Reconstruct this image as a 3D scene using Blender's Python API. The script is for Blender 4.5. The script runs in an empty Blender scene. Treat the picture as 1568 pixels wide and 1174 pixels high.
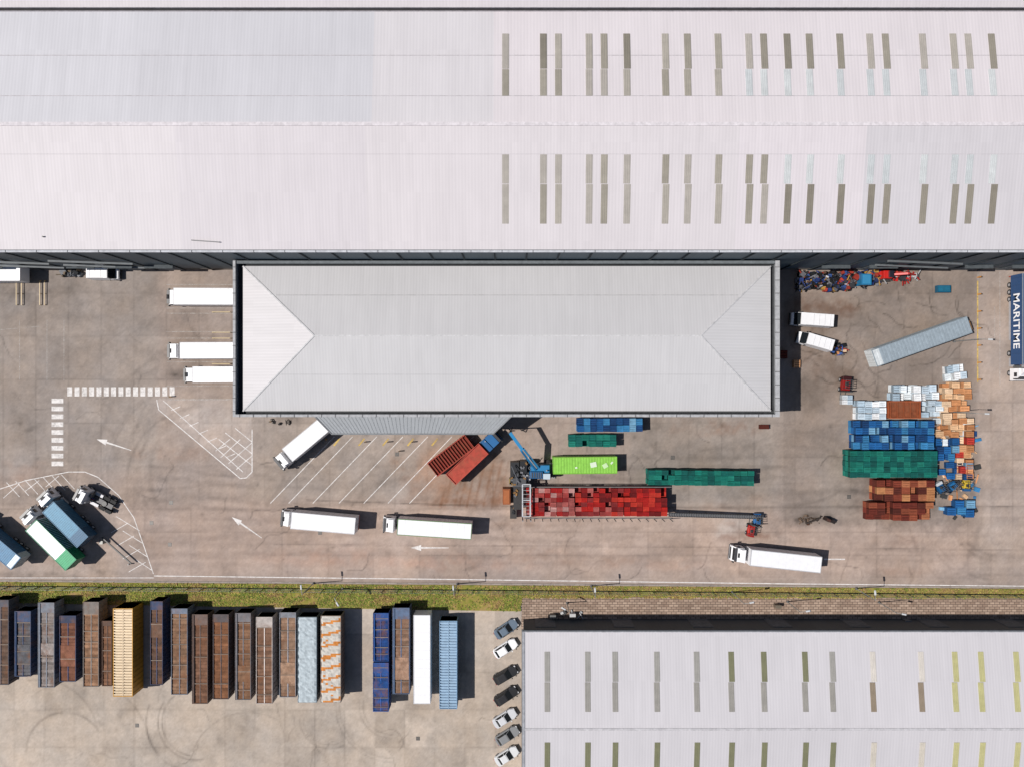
import bpy, math, random
import numpy as np
from mathutils import Vector, Matrix
random.seed(7); rng=np.random.default_rng(11)
H=127.0; S=0.12
scene=bpy.context.scene
def P(px,py,z=0.0):
    k=S*(1-z/H); return Vector(((px-784)*k,-(py-587)*k,z))
def lin(c):
    c=c/255.0
    return c/12.92 if c<=0.04045 else ((c+0.055)/1.055)**2.4
def C(r,g,b,k=0.82): return (lin(r)*k,lin(g)*k,lin(b)*k)
# ------------------------------------------------------------ materials
def newmat(name):
    m=bpy.data.materials.new(name); m.use_nodes=True
    nt=m.node_tree; b=nt.nodes['Principled BSDF']; return m,nt,b
def attrmat(name,rough,metal=0.0,dirt=0.25,scale=1.2,spec=0.5,bump=0.0,fine=9.0,rust=0.0):
    m,nt,b=newmat(name); N=nt.nodes; L=nt.links
    a=N.new('ShaderNodeAttribute'); a.attribute_name='Col'
    tc=N.new('ShaderNodeTexCoord')
    n=N.new('ShaderNodeTexNoise'); n.inputs['Scale'].default_value=scale; n.inputs['Detail'].default_value=6; n.inputs['Roughness'].default_value=0.65
    L.new(tc.outputs['Object'],n.inputs['Vector'])
    r=N.new('ShaderNodeMapRange'); r.inputs['From Min'].default_value=0.3; r.inputs['From Max'].default_value=0.7
    r.inputs['To Min'].default_value=1-dirt; r.inputs['To Max'].default_value=1.0+dirt*0.25
    L.new(n.outputs['Fac'],r.inputs['Value'])
    mx=N.new('ShaderNodeVectorMath'); mx.operation='SCALE'
    L.new(a.outputs['Color'],mx.inputs[0]); L.new(r.outputs['Result'],mx.inputs['Scale'])
    out=mx.outputs['Vector']
    if rust>0:
        n4=N.new('ShaderNodeTexNoise'); n4.inputs['Scale'].default_value=scale*.55; n4.inputs['Detail'].default_value=8; n4.inputs['Roughness'].default_value=0.7
        oi=N.new('ShaderNodeObjectInfo'); ad=N.new('ShaderNodeVectorMath'); ad.operation='ADD'
        L.new(tc.outputs['Object'],ad.inputs[0]); L.new(oi.outputs['Location'],ad.inputs[1]); L.new(ad.outputs[0],n4.inputs['Vector'])
        r4=N.new('ShaderNodeMapRange'); r4.inputs['From Min'].default_value=.47; r4.inputs['From Max'].default_value=.68; r4.inputs['To Min'].default_value=0; r4.inputs['To Max'].default_value=rust
        L.new(n4.outputs['Fac'],r4.inputs['Value'])
        mr=N.new('ShaderNodeMixRGB'); mr.inputs[2].default_value=(.17,.075,.038,1); L.new(r4.outputs['Result'],mr.inputs['Fac']); L.new(out,mr.inputs[1]); out=mr.outputs['Color']
    L.new(out,b.inputs['Base Color'])
    b.inputs['Roughness'].default_value=rough; b.inputs['Metallic'].default_value=metal
    b.inputs['Specular IOR Level'].default_value=spec
    if bump>0:
        n2=N.new('ShaderNodeTexNoise'); n2.inputs['Scale'].default_value=fine; L.new(tc.outputs['Object'],n2.inputs['Vector'])
        bp=N.new('ShaderNodeBump'); bp.inputs['Strength'].default_value=bump; bp.inputs['Distance'].default_value=0.1
        L.new(n2.outputs['Fac'],bp.inputs['Height']); L.new(bp.outputs['Normal'],b.inputs['Normal'])
    return m
MAT={}
MAT['paint']=attrmat('vehicle_paint',0.4,0,0.07,1.3)
MAT['skylight']=attrmat('translucent_skylight_sheet',0.55,0,0.16,0.6,0.4)
MAT['matte']=attrmat('matte_surface',0.85,0,0.30,1.5,0.3,0.3)
MAT['dirty']=attrmat('dirty_surface',0.9,0,0.5,1.1,0.2,0.5,5,rust=.8)
MAT['metal']=attrmat('painted_metal',0.5,0.15,0.22,1.5)
MAT['rusty']=attrmat('rusty_painted_steel',0.7,0.0,0.35,1.3,.3,rust=.55)
MAT['glass']=attrmat('dark_glass',0.08,0,0.05,1)
MAT['rubber']=attrmat('rubber',0.9,0,0.2,2,0.2)
def roofmat(name,axis,pitch=0.5,panel=1.0,amp=0.035):
    m,nt,b=newmat(name); N=nt.nodes; L=nt.links
    a=N.new('ShaderNodeAttribute'); a.attribute_name='Col'
    tc=N.new('ShaderNodeTexCoord'); sp=N.new('ShaderNodeSeparateXYZ'); L.new(tc.outputs['Object'],sp.inputs[0])
    def mth(op,a0,b0=None):
        q=N.new('ShaderNodeMath'); q.operation=op
        for i,v in enumerate((a0,b0)):
            if v is None: continue
            if isinstance(v,(int,float)): q.inputs[i].default_value=v
            else: L.new(v,q.inputs[i])
        return q.outputs[0]
    u=sp.outputs[axis]; w=sp.outputs['Y' if axis=='X' else 'X']
    fl=mth('FLOOR',mth('DIVIDE',u,panel))
    fw=mth('FLOOR',mth('DIVIDE',w,7.3))
    wn=N.new('ShaderNodeTexWhiteNoise'); wn.noise_dimensions='2D'
    cb=N.new('ShaderNodeCombineXYZ'); L.new(fl,cb.inputs[0]); L.new(fw,cb.inputs[1]); L.new(cb.outputs[0],wn.inputs['Vector'])
    rib=mth('SINE',mth('MULTIPLY',u,2*math.pi/pitch))
    no=N.new('ShaderNodeTexNoise'); no.inputs['Scale'].default_value=0.09; no.inputs['Detail'].default_value=5
    mp=N.new('ShaderNodeMapping'); mp.inputs['Scale'].default_value=(1.3,0.06,1) if axis=='X' else (0.06,1.3,1)
    L.new(tc.outputs['Object'],mp.inputs[0])
    n3=N.new('ShaderNodeTexNoise'); n3.inputs['Scale'].default_value=1.0; n3.inputs['Detail'].default_value=4; L.new(mp.outputs[0],n3.inputs['Vector'])
    L.new(tc.outputs['Object'],no.inputs['Vector'])
    f=mth('ADD',mth('MULTIPLY',wn.outputs['Value'],amp),1-amp*0.5)
    f=mth('ADD',f,mth('MULTIPLY',mth('SUBTRACT',no.outputs['Fac'],0.5),0.12))
    f=mth('ADD',f,mth('MULTIPLY',mth('SUBTRACT',n3.outputs['Fac'],0.5),0.11))
    f=mth('ADD',f,mth('MULTIPLY',rib,0.034))  # rib light and shade painted as colour stripes; the sheet stays flat
    mx=N.new('ShaderNodeVectorMath'); mx.operation='SCALE'
    L.new(a.outputs['Color'],mx.inputs[0]); L.new(f,mx.inputs['Scale']); L.new(mx.outputs['Vector'],b.inputs['Base Color'])
    b.inputs['Roughness'].default_value=0.6; b.inputs['Specular IOR Level'].default_value=0.3
    return m
MAT['roofx']=roofmat('roof_sheet_painted_ribs_x','X')
MAT['roofy']=roofmat('roof_sheet_painted_ribs_y','Y')
MAT['wallx']=roofmat('wall_cladding','X',0.6,3.0,0.12)
def paintline(name,col,lo=0.42,hi=0.56,mxa=.95,mn=.12):
    m,nt,b=newmat(name); N=nt.nodes; L=nt.links
    b.inputs['Base Color'].default_value=(*col,1); b.inputs['Roughness'].default_value=0.8
    tc=N.new('ShaderNodeTexCoord'); n=N.new('ShaderNodeTexNoise'); n.inputs['Scale'].default_value=1.1; n.inputs['Detail'].default_value=8; n.inputs['Roughness'].default_value=0.75
    L.new(tc.outputs['Object'],n.inputs['Vector'])
    r=N.new('ShaderNodeMapRange'); r.inputs['From Min'].default_value=lo-0.1; r.inputs['From Max'].default_value=hi
    r.inputs['To Min'].default_value=mn; r.inputs['To Max'].default_value=mxa
    L.new(n.outputs['Fac'],r.inputs['Value']); L.new(r.outputs['Result'],b.inputs['Alpha'])
    return m
M_white=paintline('worn_white_paint',(0.74,0.71,0.69),.40,.56,.95,.35)
M_faint=paintline('faded_white_paint',(0.55,0.52,0.49),0.5,0.75)
M_yel=paintline('worn_yellow_paint',(0.6,0.42,0.12))
# ------------------------------------------------------------ mesh builder
class MB:
    def __init__(s): s.v=[];s.f=[];s.k=[];s.c=[]
    def add(s,vs,fs,kind,col):
        o=len(s.v); s.v+= [tuple(x) for x in vs]
        for f in fs: s.f.append(tuple(i+o for i in f)); s.k.append(kind); s.c.append(col)
    HF=[(0,3,2,1),(4,5,6,7),(0,1,5,4),(1,2,6,5),(2,3,7,6),(3,0,4,7)]
    def hexa(s,p,kind,col): s.add(p,s.HF,kind,col)
    def box(s,x0,x1,y0,y1,z0,z1,kind='paint',col=(.5,.5,.5),ins=None):
        if ins:
            a,b,c=ins
            s.hexa([(x0,y0,z0),(x1,y0,z0),(x1,y1,z0),(x0,y1,z0),(x0+a,y0+c,z1),(x1-b,y0+c,z1),(x1-b,y1-c,z1),(x0+a,y1-c,z1)],kind,col)
        else:
            s.hexa([(x0,y0,z0),(x1,y0,z0),(x1,y1,z0),(x0,y1,z0),(x0,y0,z1),(x1,y0,z1),(x1,y1,z1),(x0,y1,z1)],kind,col)
    def obox(s,c,d,rz,kind,col,rx=0,ry=0):
        M=Matrix.Translation(c)@Matrix.Rotation(rz,4,'Z')@Matrix.Rotation(ry,4,'Y')@Matrix.Rotation(rx,4,'X')
        x,y,z=[q/2 for q in d]
        s.hexa([M@Vector(q) for q in [(-x,-y,-z),(x,-y,-z),(x,y,-z),(-x,y,-z),(-x,-y,z),(x,-y,z),(x,y,z),(-x,y,z)]],kind,col)
    def beam(s,p,q,w,h,kind,col):
        p=Vector(p);q=Vector(q);d=q-p;L=d.length;d.normalize()
        up=Vector((0,0,1)) if abs(d.z)<0.95 else Vector((1,0,0))
        a=d.cross(up).normalized()*w/2; b=a.cross(d).normalized()*h/2
        s.hexa([p-a-b,p+a-b,p+a+b,p-a+b,q-a-b,q+a-b,q+a+b,q-a+b],kind,col)
    def cyl(s,c,r,h,axis='y',seg=14,kind='rubber',col=(.03,.03,.03),r2=None):
        r2=r if r2 is None else r2
        vs=[]
        for t,rr in((-h/2,r),(h/2,r2)):
            for i in range(seg):
                a=2*math.pi*i/seg; u=rr*math.cos(a); w=rr*math.sin(a)
                if axis=='y': vs.append((c[0]+u,c[1]+t,c[2]+w))
                elif axis=='x': vs.append((c[0]+t,c[1]+u,c[2]+w))
                else: vs.append((c[0]+u,c[1]+w,c[2]+t))
        fs=[tuple(range(seg)),tuple(range(seg,2*seg))[::-1]]
        for i in range(seg): fs.append((i,(i+1)%seg,(i+1)%seg+seg,i+seg))
        s.add(vs,fs,kind,col)
    def wheel(s,x,y,r,w=0.3):
        s.cyl((x,y,r),r,w,'y',16,'rubber',(.025,.025,.027)); s.cyl((x,y+(0.02 if y>0 else -0.02),r),r*0.55,w,'y',10,'metal',(.35,.35,.36))
    def prism(s,pts,z0,z1,kind,col):
        n=len(pts); vs=[(x,y,z0) for x,y in pts]+[(x,y,z1) for x,y in pts]
        fs=[tuple(range(n))[::-1],tuple(range(n,2*n))]+[(i,(i+1)%n,(i+1)%n+n,i+n) for i in range(n)]
        s.add(vs,fs,kind,col)
    def obj(s,name,loc=(0,0,0),rz=0,bevel=0,parent=None,fixn=True):
        me=bpy.data.meshes.new(name); me.from_pydata(s.v,[],s.f)
        kinds=[]; 
        for k in s.k:
            if k not in kinds: kinds.append(k)
        for k in kinds: me.materials.append(MAT[k] if isinstance(k,str) else k)
        me.polygons.foreach_set('material_index',[kinds.index(k) for k in s.k])
        ca=me.color_attributes.new('Col','FLOAT_COLOR','CORNER'); d=[]
        for f,c in zip(s.f,s.c): d+=[c[0],c[1],c[2],1.0]*len(f)
        ca.data.foreach_set('color',d)
        if fixn:
            import bmesh
            bm=bmesh.new(); bm.from_mesh(me); bmesh.ops.recalc_face_normals(bm,faces=bm.faces); bm.to_mesh(me); bm.free()
        o=bpy.data.objects.new(name,me); scene.collection.objects.link(o)
        o.location=loc; o.rotation_euler=(0,0,rz)
        if parent: o.parent=parent
        if bevel:
            m=o.modifiers.new('bevel','BEVEL'); m.width=bevel; m.segments=2; m.limit_method='ANGLE'
        return o
def seg(fx,fy,rx,ry,z):
    a=P(fx,fy,z); b=P(rx,ry,z); c=(a+b)/2; d=a-b
    return (c.x,c.y,0),d.length,math.atan2(d.y,d.x)
def jit(c,a=0.12):
    k=1+random.uniform(-a,a); return tuple(max(0,x*k) for x in c)
# ------------------------------------------------------------ ground
def smooth(t): return t*t*(3-2*t)
x0,x1,y0,y1,st=-100,100,-76,76,0.25
xs=np.arange(x0,x1+st/2,st); ys=np.arange(y0,y1+st/2,st)
X,Y=np.meshgrid(xs,ys); PX=X/S+784; PY=587-Y/S
def vn(sx,sy,seed):
    r=np.random.default_rng(seed); gx=(X+150)/sx; gy=(Y+150)/sy
    G=r.random((int(330/sy)+3,int(330/sx)+3))
    ix=np.floor(gx).astype(int); iy=np.floor(gy).astype(int); fx=smooth(gx-ix); fy=smooth(gy-iy)
    return (G[iy,ix]*(1-fx)+G[iy,ix+1]*fx)*(1-fy)+(G[iy+1,ix]*(1-fx)+G[iy+1,ix+1]*fx)*fy-0.5
FC={}
def fbm(s,seed,o=4):
    key=(s,seed,o)
    if key in FC: return FC[key]
    t=0;a=1;n=0
    for i in range(o):
        t=t+a*vn(s,s,seed+i);n+=a;a*=0.6;s/=2.1
        if s<0.3: break
    FC[key]=t/n*2
    return FC[key]
warp=fbm(9,50)*14
GK=0.86
def zone(a,b,c,d,soft=10):
    def e(t): return 1/(1+np.exp(-np.clip(t/soft*2,-30,30)))
    return e(PX-a+warp*.4)*e(c-PX+warp*.4)*e(PY-b+warp*.4)*e(d-PY+warp*.4)
col=np.zeros(X.shape+(3,)); col[:]=C(164,150,142,GK)
def tint(mask,c,k=GK,sl=None):
    global col
    cc=np.array(C(*c,k))
    if sl is None: col=col*(1-mask[...,None])+cc*mask[...,None]
    else: col[sl]=col[sl]*(1-mask[...,None])+cc*mask[...,None]
tint(zone(-200,380,240,720,8),(157,147,141))
tint(zone(380,630,780,770,12),(163,151,143))
tint(zone(-200,770,1490,884,12),(174,156,146))
tint(zone(960,630,1200,780,12)*0.8,(150,141,134))
tint(zone(1195,400,1495,800,10)*0.85,(142,130,122))
tint(zone(1255,690,1310,800,14)*0.5,(153,142,133))
tint(zone(1498,380,1900,890,3),(172,157,148))
tint(zone(-200,926,800,1400,3),(183,171,160))
tint(zone(640,660,800,780,14)*0.4,(167,140,122))
def polymask(pts):
    m=np.zeros(X.shape,bool); n=len(pts)
    for i in range(n):
        ax,ay=pts[i]; bx,by=pts[(i+1)%n]
        if ay==by: continue
        cnd=((ay>PY)!=(by>PY))&(PX<(bx-ax)*(PY-ay)/(by-ay)+ax); m^=cnd
    return m.astype(float)
tint(polymask([(240,612),(385,612),(387,730),(370,733),(243,625)])*0.7,(180,168,162))
tint(polymask([(0,742),(110,722),(150,735),(205,790),(235,882),(0,882)])*0.45,(176,163,155))
val=np.ones(X.shape)
def slabs(a,b,c,d,w,h,seed,amp,jd,ox=0,oy=0,jw=1.3):
    global val
    m=((PX>a)&(PX<c)&(PY>b)&(PY<d))
    u=(PX-ox)/w; v=(PY-oy)/h; iu=np.floor(u).astype(int); iv=np.floor(v).astype(int)
    r=np.random.default_rng(seed); T=r.random((200,200)); t=T[iv%200,iu%200]-0.5
    du=np.minimum(u-iu,1-(u-iu))*w; dv=np.minimum(v-iv,1-(v-iv))*h
    j=np.exp(-(du/jw)**2)+np.exp(-(dv/jw)**2); j=np.clip(j,0,1)*(0.55+vn(6,6,seed+3))
    val=np.where(m,val*(1+amp*t)*(1-jd*j),val)
slabs(-200,380,1200,779,50,66,3,0.13,0.18,ox=5,oy=779)
slabs(1200,380,1499,779,42,50,4,0.14,0.19)
slabs(1499,380,1900,884,33,44,4,0.14,0.2)
slabs(-200,779,1499,884,70,35,5,0.14,0.2,ox=12,oy=779)
slabs(-200,926,800,1400,46,58,6,0.2,0.19,ox=22,oy=1086)
slabs(800,600,960,779,25,30,9,0.06,0.1)
val*=1+0.15*fbm(14,100)+0.15*fbm(3.5,120)+0.10*fbm(0.9,140)
val*=1-0.16*np.clip(fbm(7,160)*2-.25,0,1)
val*=1+0.15*vn(26,0.8,201)*zone(-200,690,1600,884,20)+0.12*vn(14,0.5,207)*zone(-200,750,1600,884,20)
val*=1+rng.normal(0,0.035,X.shape)
NM=[np.clip(0.75+fbm(3,300+i*7,3)*0.9,0,1.2) for i in range(4)]
def win(xa,ya,xb,yb):
    i0=max(0,int(((xa-784)*S-x0)/st)); i1=min(len(xs),int(((xb-784)*S-x0)/st)+2)
    j0=max(0,int(((587-yb)*S-y0)/st)); j1=min(len(ys),int(((587-ya)*S-y0)/st)+2)
    if i1<=i0 or j1<=j0: return None
    return (slice(j0,j1),slice(i0,i1))
def poly(pts,w,dark,tc=None,nz=0.6,seed=0):
    global val,col
    X_=[p[0] for p in pts];Y_=[p[1] for p in pts]
    W_=win(min(X_)-3*w,min(Y_)-3*w,max(X_)+3*w,max(Y_)+3*w)
    if W_ is None: return
    qx=PX[W_];qy=PY[W_]; A=np.zeros(qx.shape)
    for (ax,ay),(bx,by) in zip(pts[:-1],pts[1:]):
        dx,dy=bx-ax,by-ay; L2=dx*dx+dy*dy+1e-6
        t=np.clip(((qx-ax)*dx+(qy-ay)*dy)/L2,0,1); d=np.hypot(qx-ax-t*dx,qy-ay-t*dy)
        A=np.maximum(A,np.exp(-(d/w)**2))
    A*=NM[seed%4][W_]
    if tc is None: val[W_]*=1-dark*A
    else: tint(A*dark,tc,sl=W_)
def arc(cx,cy,r,a0,a1,n=24,ry=None):
    ry=ry or r
    return [(cx+r*math.cos(math.radians(a0+(a1-a0)*i/n)),cy+ry*math.sin(math.radians(a0+(a1-a0)*i/n))) for i in range(n+1)]
def blob(cx,cy,rx,ry,dark,tc=None,ang=0,seed=0):
    global val
    R=max(rx,ry)*2.4+8; W_=win(cx-R,cy-R,cx+R,cy+R)
    if W_ is None: return
    s4=seed%5
    a=math.radians(ang); dx=PX[W_]-cx+fbm(4,400+s4*9,3)[W_]*rx*0.9; dy=PY[W_]-cy+fbm(4,450+s4*9,3)[W_]*ry*0.9
    u=dx*math.cos(a)+dy*math.sin(a); v=-dx*math.sin(a)+dy*math.cos(a)
    A=np.exp(-((u/rx)**2+(v/ry)**2)**1.6)*np.clip(0.7+fbm(1.5,500+s4*9,3)[W_]*1.2,0,1)
    if tc is None: val[W_]*=1-dark*A
    else: tint(A*dark,tc,sl=W_)
poly([(470,765),(700,773),(1000,776),(1568,775)],1.2,0.5)
poly([(420,833),(900,836),(1300,838),(1568,842)],1.0,0.25)
poly([(0,884),(1568,899)],2.0,0.2)
for r_,a_ in((58,150),(52,170),(76,140)): poly(arc(300,1105,r_,a_-70,a_+60),1.6,0.35,seed=r_)
for r_ in(44,50,80,86): poly(arc(600,1080,r_,90,190),1.3,0.22,seed=r_)
for r_ in(40,46): poly(arc(505,1100,r_,60,180),1.3,0.2,seed=r_)
poly(arc(100,1150,60,180,330),2,0.28); poly(arc(60,1130,90,260,360),1.5,0.22); poly(arc(120,1150,110,230,350),1.5,0.22); poly(arc(380,1180,90,200,300),1.5,0.2)
for i in range(26):
    yy=random.uniform(690,870); xx=random.uniform(-50,1200); L_=random.uniform(150,500); c_=random.uniform(-25,25)
    p=[(xx+L_*t/12,yy+c_*math.sin(t/12*2.6)) for t in range(13)]
    dk=random.uniform(0.05,0.15)
    poly(p,random.uniform(2,4),dk,seed=i); poly([(a,b+15) for a,b in p],random.uniform(2,4),dk,seed=i+3)
for i in range(16):
    r_=random.uniform(90,230); poly(arc(360-random.uniform(0,60),720+random.uniform(-40,30),r_,150,265,20),random.uniform(1.5,4),random.uniform(.04,.13),seed=i)
for i in range(22):
    cx,cy=random.uniform(1180,1330),random.uniform(560,860); r_=random.uniform(60,200)
    a_=random.uniform(0,360); poly(arc(cx,cy,r_,a_,a_+random.uniform(50,110),20),random.uniform(1.5,5),random.uniform(.06,.17),seed=i)
for r_ in(70,78,108,116,140): poly(arc(1530,780,r_,95,175,18),2.2,0.15,seed=r_)
for i in range(14):
    xx=random.uniform(480,760); poly([(xx,660),(xx-random.uniform(60,110),772)],random.uniform(2,6),random.uniform(.05,.16),seed=i)
for yy in(455,536,573): blob(300,yy,80,12,0.25,seed=yy)
blob(320,530,60,60,0.2)
blob(60,470,90,40,0.18,seed=2); blob(100,530,120,60,0.12,seed=3); blob(30,440,60,25,0.25,seed=7)
blob(700,740,50,26,0.55,(152,110,80),ang=-20,seed=5); blob(720,768,60,8,0.6,(122,82,56),seed=6)
blob(760,740,20,30,0.55,(128,90,64),seed=8); blob(655,715,40,30,0.4,(168,128,102),seed=9)
blob(735,700,25,25,0.4,(148,112,88),seed=11); blob(790,800,50,8,0.4,(130,104,88),seed=12)
for i in range(9):
    xx=690+i*11+random.uniform(-4,4); poly([(xx,705),(xx-16,775)],random.uniform(1.2,2.6),random.uniform(.25,.55),(125,82,54),seed=20+i)
blob(520,850,80,12,0.4,(184,144,124),seed=13); blob(680,862,120,10,0.4,(184,146,128),seed=14); blob(850,850,60,12,0.3,(162,128,108),seed=15)
blob(450,855,60,10,0.3,(184,148,130),seed=16); blob(1000,862,90,8,0.25,(176,140,120),seed=17)
blob(1245,520,45,65,0.45,(108,86,72),seed=16); blob(1285,555,40,35,0.45,(100,81,69),ang=30,seed=17)
blob(1260,470,50,12,0.6,(100,68,50),ang=5,seed=18); blob(1290,480,20,10,0.5,(95,64,48),seed=19)
blob(1240,600,20,30,0.3,seed=19); blob(1250,795,38,9,0.55,seed=20); blob(1225,800,18,8,0.5,seed=21)
blob(1110,655,55,12,0.45,(136,102,82),seed=22); blob(1100,690,80,18,0.2,seed=23); blob(990,700,35,12,0.25,seed=24)
blob(1130,805,34,16,0.6,(195,186,180),seed=25); blob(1145,820,36,8,0.6,(114,80,64),seed=26)
blob(1400,450,60,22,0.3,seed=27); blob(1380,750,120,60,0.25,seed=28); blob(1470,830,70,25,0.18,seed=29)
blob(830,655,40,14,0.5,(174,156,146),seed=30); blob(1010,655,20,8,0.3,seed=31)
blob(90,750,60,25,0.25,seed=32); blob(150,800,50,50,0.15,seed=33); blob(60,880,120,5,0.35,seed=34)
blob(440,640,20,8,0.5,seed=41); blob(330,640,60,20,0.4,(190,180,174),seed=42); blob(480,700,60,20,0.12,seed=43)
for i in range(18):
    blob(random.uniform(260,360),random.choice([455,536,573])+random.uniform(-8,8),random.uniform(3,9),random.uniform(2,5),random.uniform(.2,.45),seed=i)
for i in range(80):
    blob(random.uniform(0,1480),random.uniform(640,880),random.uniform(3,16),random.uniform(2,8),random.uniform(.08,.3),ang=random.uniform(0,180),seed=i)
for i in range(24):
    blob(random.uniform(0,1480),random.uniform(690,880),random.uniform(10,40),random.uniform(4,12),random.uniform(.15,.35),random.choice([(150,118,98),(186,168,156),(176,142,124)]),seed=i)
for i in range(50):
    blob(random.uniform(0,750),random.uniform(1060,1180),random.uniform(3,22),random.uniform(2,14),random.uniform(.06,.2),ang=random.uniform(0,180),seed=i)
for i in range(30):
    px_,py_=random.uniform(0,1450),random.uniform(640,870); W_=win(px_,py_,px_+random.uniform(8,40),py_+random.uniform(6,22))
    if W_: val[W_]*=1+random.uniform(-.1,.08)
for i in range(90):
    bx_=random.uniform(0,1500); by_=random.uniform(640,880); i0=random.uniform(1.5,3.5); W_=win(bx_-12,by_-12,bx_+12,by_+12)
    if W_: val[W_]*=1-random.uniform(.1,.35)*np.exp(-(((PX[W_]-bx_)/i0)**2+((PY[W_]-by_)/i0)**2))
def crack(x,y,a,n,stp=6,w=0.8,d=0.4):
    p=[(x,y)]
    for i in range(n):
        a+=random.gauss(0,0.45); x+=stp*math.cos(a); y+=stp*math.sin(a); p.append((x,y))
    poly(p,w,d,nz=0.3)
for i in range(28): crack(random.uniform(1225,1480),random.uniform(430,600),random.uniform(0,6.3),random.randint(6,18),w=1.0,d=0.42)
for i in range(34): crack(random.uniform(400,1450),random.uniform(660,880),random.choice([0,1.57,3.1]),random.randint(6,16),w=0.9,d=0.34)
for i in range(16): crack(random.uniform(0,740),random.uniform(1070,1170),random.uniform(0,6.3),random.randint(5,12),w=0.9,d=0.28)
for i in range(14): crack(random.uniform(0,340),random.uniform(430,860),random.uniform(0,6.3),random.randint(6,12),w=0.9,d=0.27)
col*=np.clip(val,0.2,1.5)[...,None]
hue=fbm(5,77); col[...,0]*=1.015+0.05*hue; col[...,2]*=.975-0.06*hue
ny,nx=X.shape; nv=nx*ny
co=np.zeros((nv+4,3),np.float32); co[:nv,0]=X.ravel(); co[:nv,1]=Y.ravel()
B=2500; co[nv:]=[(-B,-B,0),(B,-B,0),(B,B,0),(-B,B,0)]
idx=np.arange(nv).reshape(ny,nx)
q=np.stack([idx[:-1,:-1],idx[:-1,1:],idx[1:,1:],idx[1:,:-1]],-1).reshape(-1,4)
a_,b_,c_,d_=idx[0,0],idx[0,-1],idx[-1,-1],idx[-1,0]
q=np.vstack([q,[[nv,nv+1,b_,a_],[nv+1,nv+2,c_,b_],[nv+2,nv+3,d_,c_],[nv+3,nv,a_,d_]]]).astype(np.int32)
me=bpy.data.meshes.new('ground'); me.vertices.add(nv+4); me.vertices.foreach_set('co',co.ravel())
me.loops.add(q.size); me.loops.foreach_set('vertex_index',q.ravel())
me.polygons.add(len(q)); me.polygons.foreach_set('loop_start',np.arange(len(q),dtype=np.int32)*4)
me.update(calc_edges=True); me.validate()
ca=me.color_attributes.new('Col','FLOAT_COLOR','POINT')
cc=np.ones((nv+4,4),np.float32); cc[:nv,:3]=col.reshape(-1,3); cc[nv:,:3]=C(150,142,130)
ca.data.foreach_set('color',cc.ravel())
MAT['ground']=attrmat('concrete_yard',0.92,0,0.10,1.7,0.2,0.25,14)
me.materials.append(MAT['ground'])
g=bpy.data.objects.new('ground',me); scene.collection.objects.link(g)
# ------------------------------------------------------------ markings
def sheet(name,polys,mat,z=0.008):
    m=MB()
    for k,p in enumerate(polys):
        m.add([(v[0],v[1],z+.0004*(k%9)) for v in p],[tuple(range(len(p)))],mat,(1,1,1))
    return m.obj(name)
def ln(x0,y0,x1,y1,w=0.15):
    a=P(x0,y0);b=P(x1,y1);d=(b-a).normalized();n=Vector((-d.y,d.x,0))*w/2
    return [a-n,b-n,b+n,a+n]
def pl(pts,w=0.15): return [ln(*p,*q,w) for p,q in zip(pts[:-1],pts[1:])]
def rect(a,b,c,d): return [P(a,b),P(c,b),P(c,d),P(a,d)]
zc=[]
x=103
while x<262: zc.append(rect(x,592.5,x+7.5,606.5)); x+=11.2
sheet('zebra_crossing',zc,M_white)
zc=[];y=610
while y<716: zc.append(rect(79,y,97,y+7)); y+=12
sheet('zebra_crossing',zc,M_white)
def arrow(tx,ty,ex,ey,sz=1.0):
    a=P(tx,ty);b=P(ex,ey);d=(a-b);L=d.length;d.normalize();n=Vector((-d.y,d.x,0))
    A=lambda u,v:(b+d*u+n*v)
    hl=1.9*sz;hw=0.55*sz
    return [[A(0,-.05),A(L-hl,-.17),A(L-hl,.17),A(0,.05)],[A(L-hl,-hw),A(L,0),A(L-hl,hw)]]
for t in((148,672,201,689),(355,791,401,823),(629,838,687,838)):
    sheet('direction_arrow',arrow(*t),M_white)
sheet('direction_arrow',[ln(1262,855.5,1294,855.5,.22)],M_white)
L1=pl([(236,881),(700,886.5),(1200,893),(1600,897)],0.16)
L1+=pl([(0,884),(236,884)],0.12)
sheet('edge_line_marking',L1,M_white)
hm=pl([(240,612),(243,627),(368,732),(377,731),(386,722),(386,657)],0.17)+pl([(250,613),(372,722)],0.14)
for (a,b,c,d) in((335,672,386,712),(345,662,386,694),(360,655,386,676),(330,690,352,672),(338,700,368,672),(350,709,386,677),(362,718,386,697)): hm.append(ln(a,b,c,d,0.14))
for i in range(7): hm.append(ln(262+i*14,628+i*12,276+i*14,622+i*12,0.12))
sheet('hatched_marking',hm,M_white)
hm=pl([(0,748),(40,735),(105,722),(130,722),(150,730),(182,758),(205,792),(222,840),(235,878)],0.15)
for i in range(7): hm.append(ln(10+i*14,738-i*2,30+i*14,760-i*2,0.12))
hm+=[ln(30,740,5,762,.12),ln(60,735,38,752,.12),ln(90,728,70,745,.12)]
for i in range(4): hm.append(ln(196+i*9,800+i*20,170+i*9,815+i*20,0.12))
for i in range(4): hm.append(ln(178+i*10,790+i*22,214+i*6,812+i*20,0.12))
sheet('hatched_marking',hm,M_white)
bl=[]
for xx in(512,540,577,617,655,692,725): bl.append(ln(xx,668,xx-98,770,0.13))
sheet('bay_line_marking',bl,M_white)
bl=[]
for xx in(505,543,580,618,655): bl.append(ln(xx+15,671,xx+6,682,0.3))
sheet('bay_line_marking',bl,M_yel,0.013)
bl=[]
for yy in(436,472,480,508,518,554,591,612): bl.append(ln(255,yy,384,yy,0.13))
for xx in(30,72,98): bl.append(ln(xx,490,xx,582,0.12))
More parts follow.
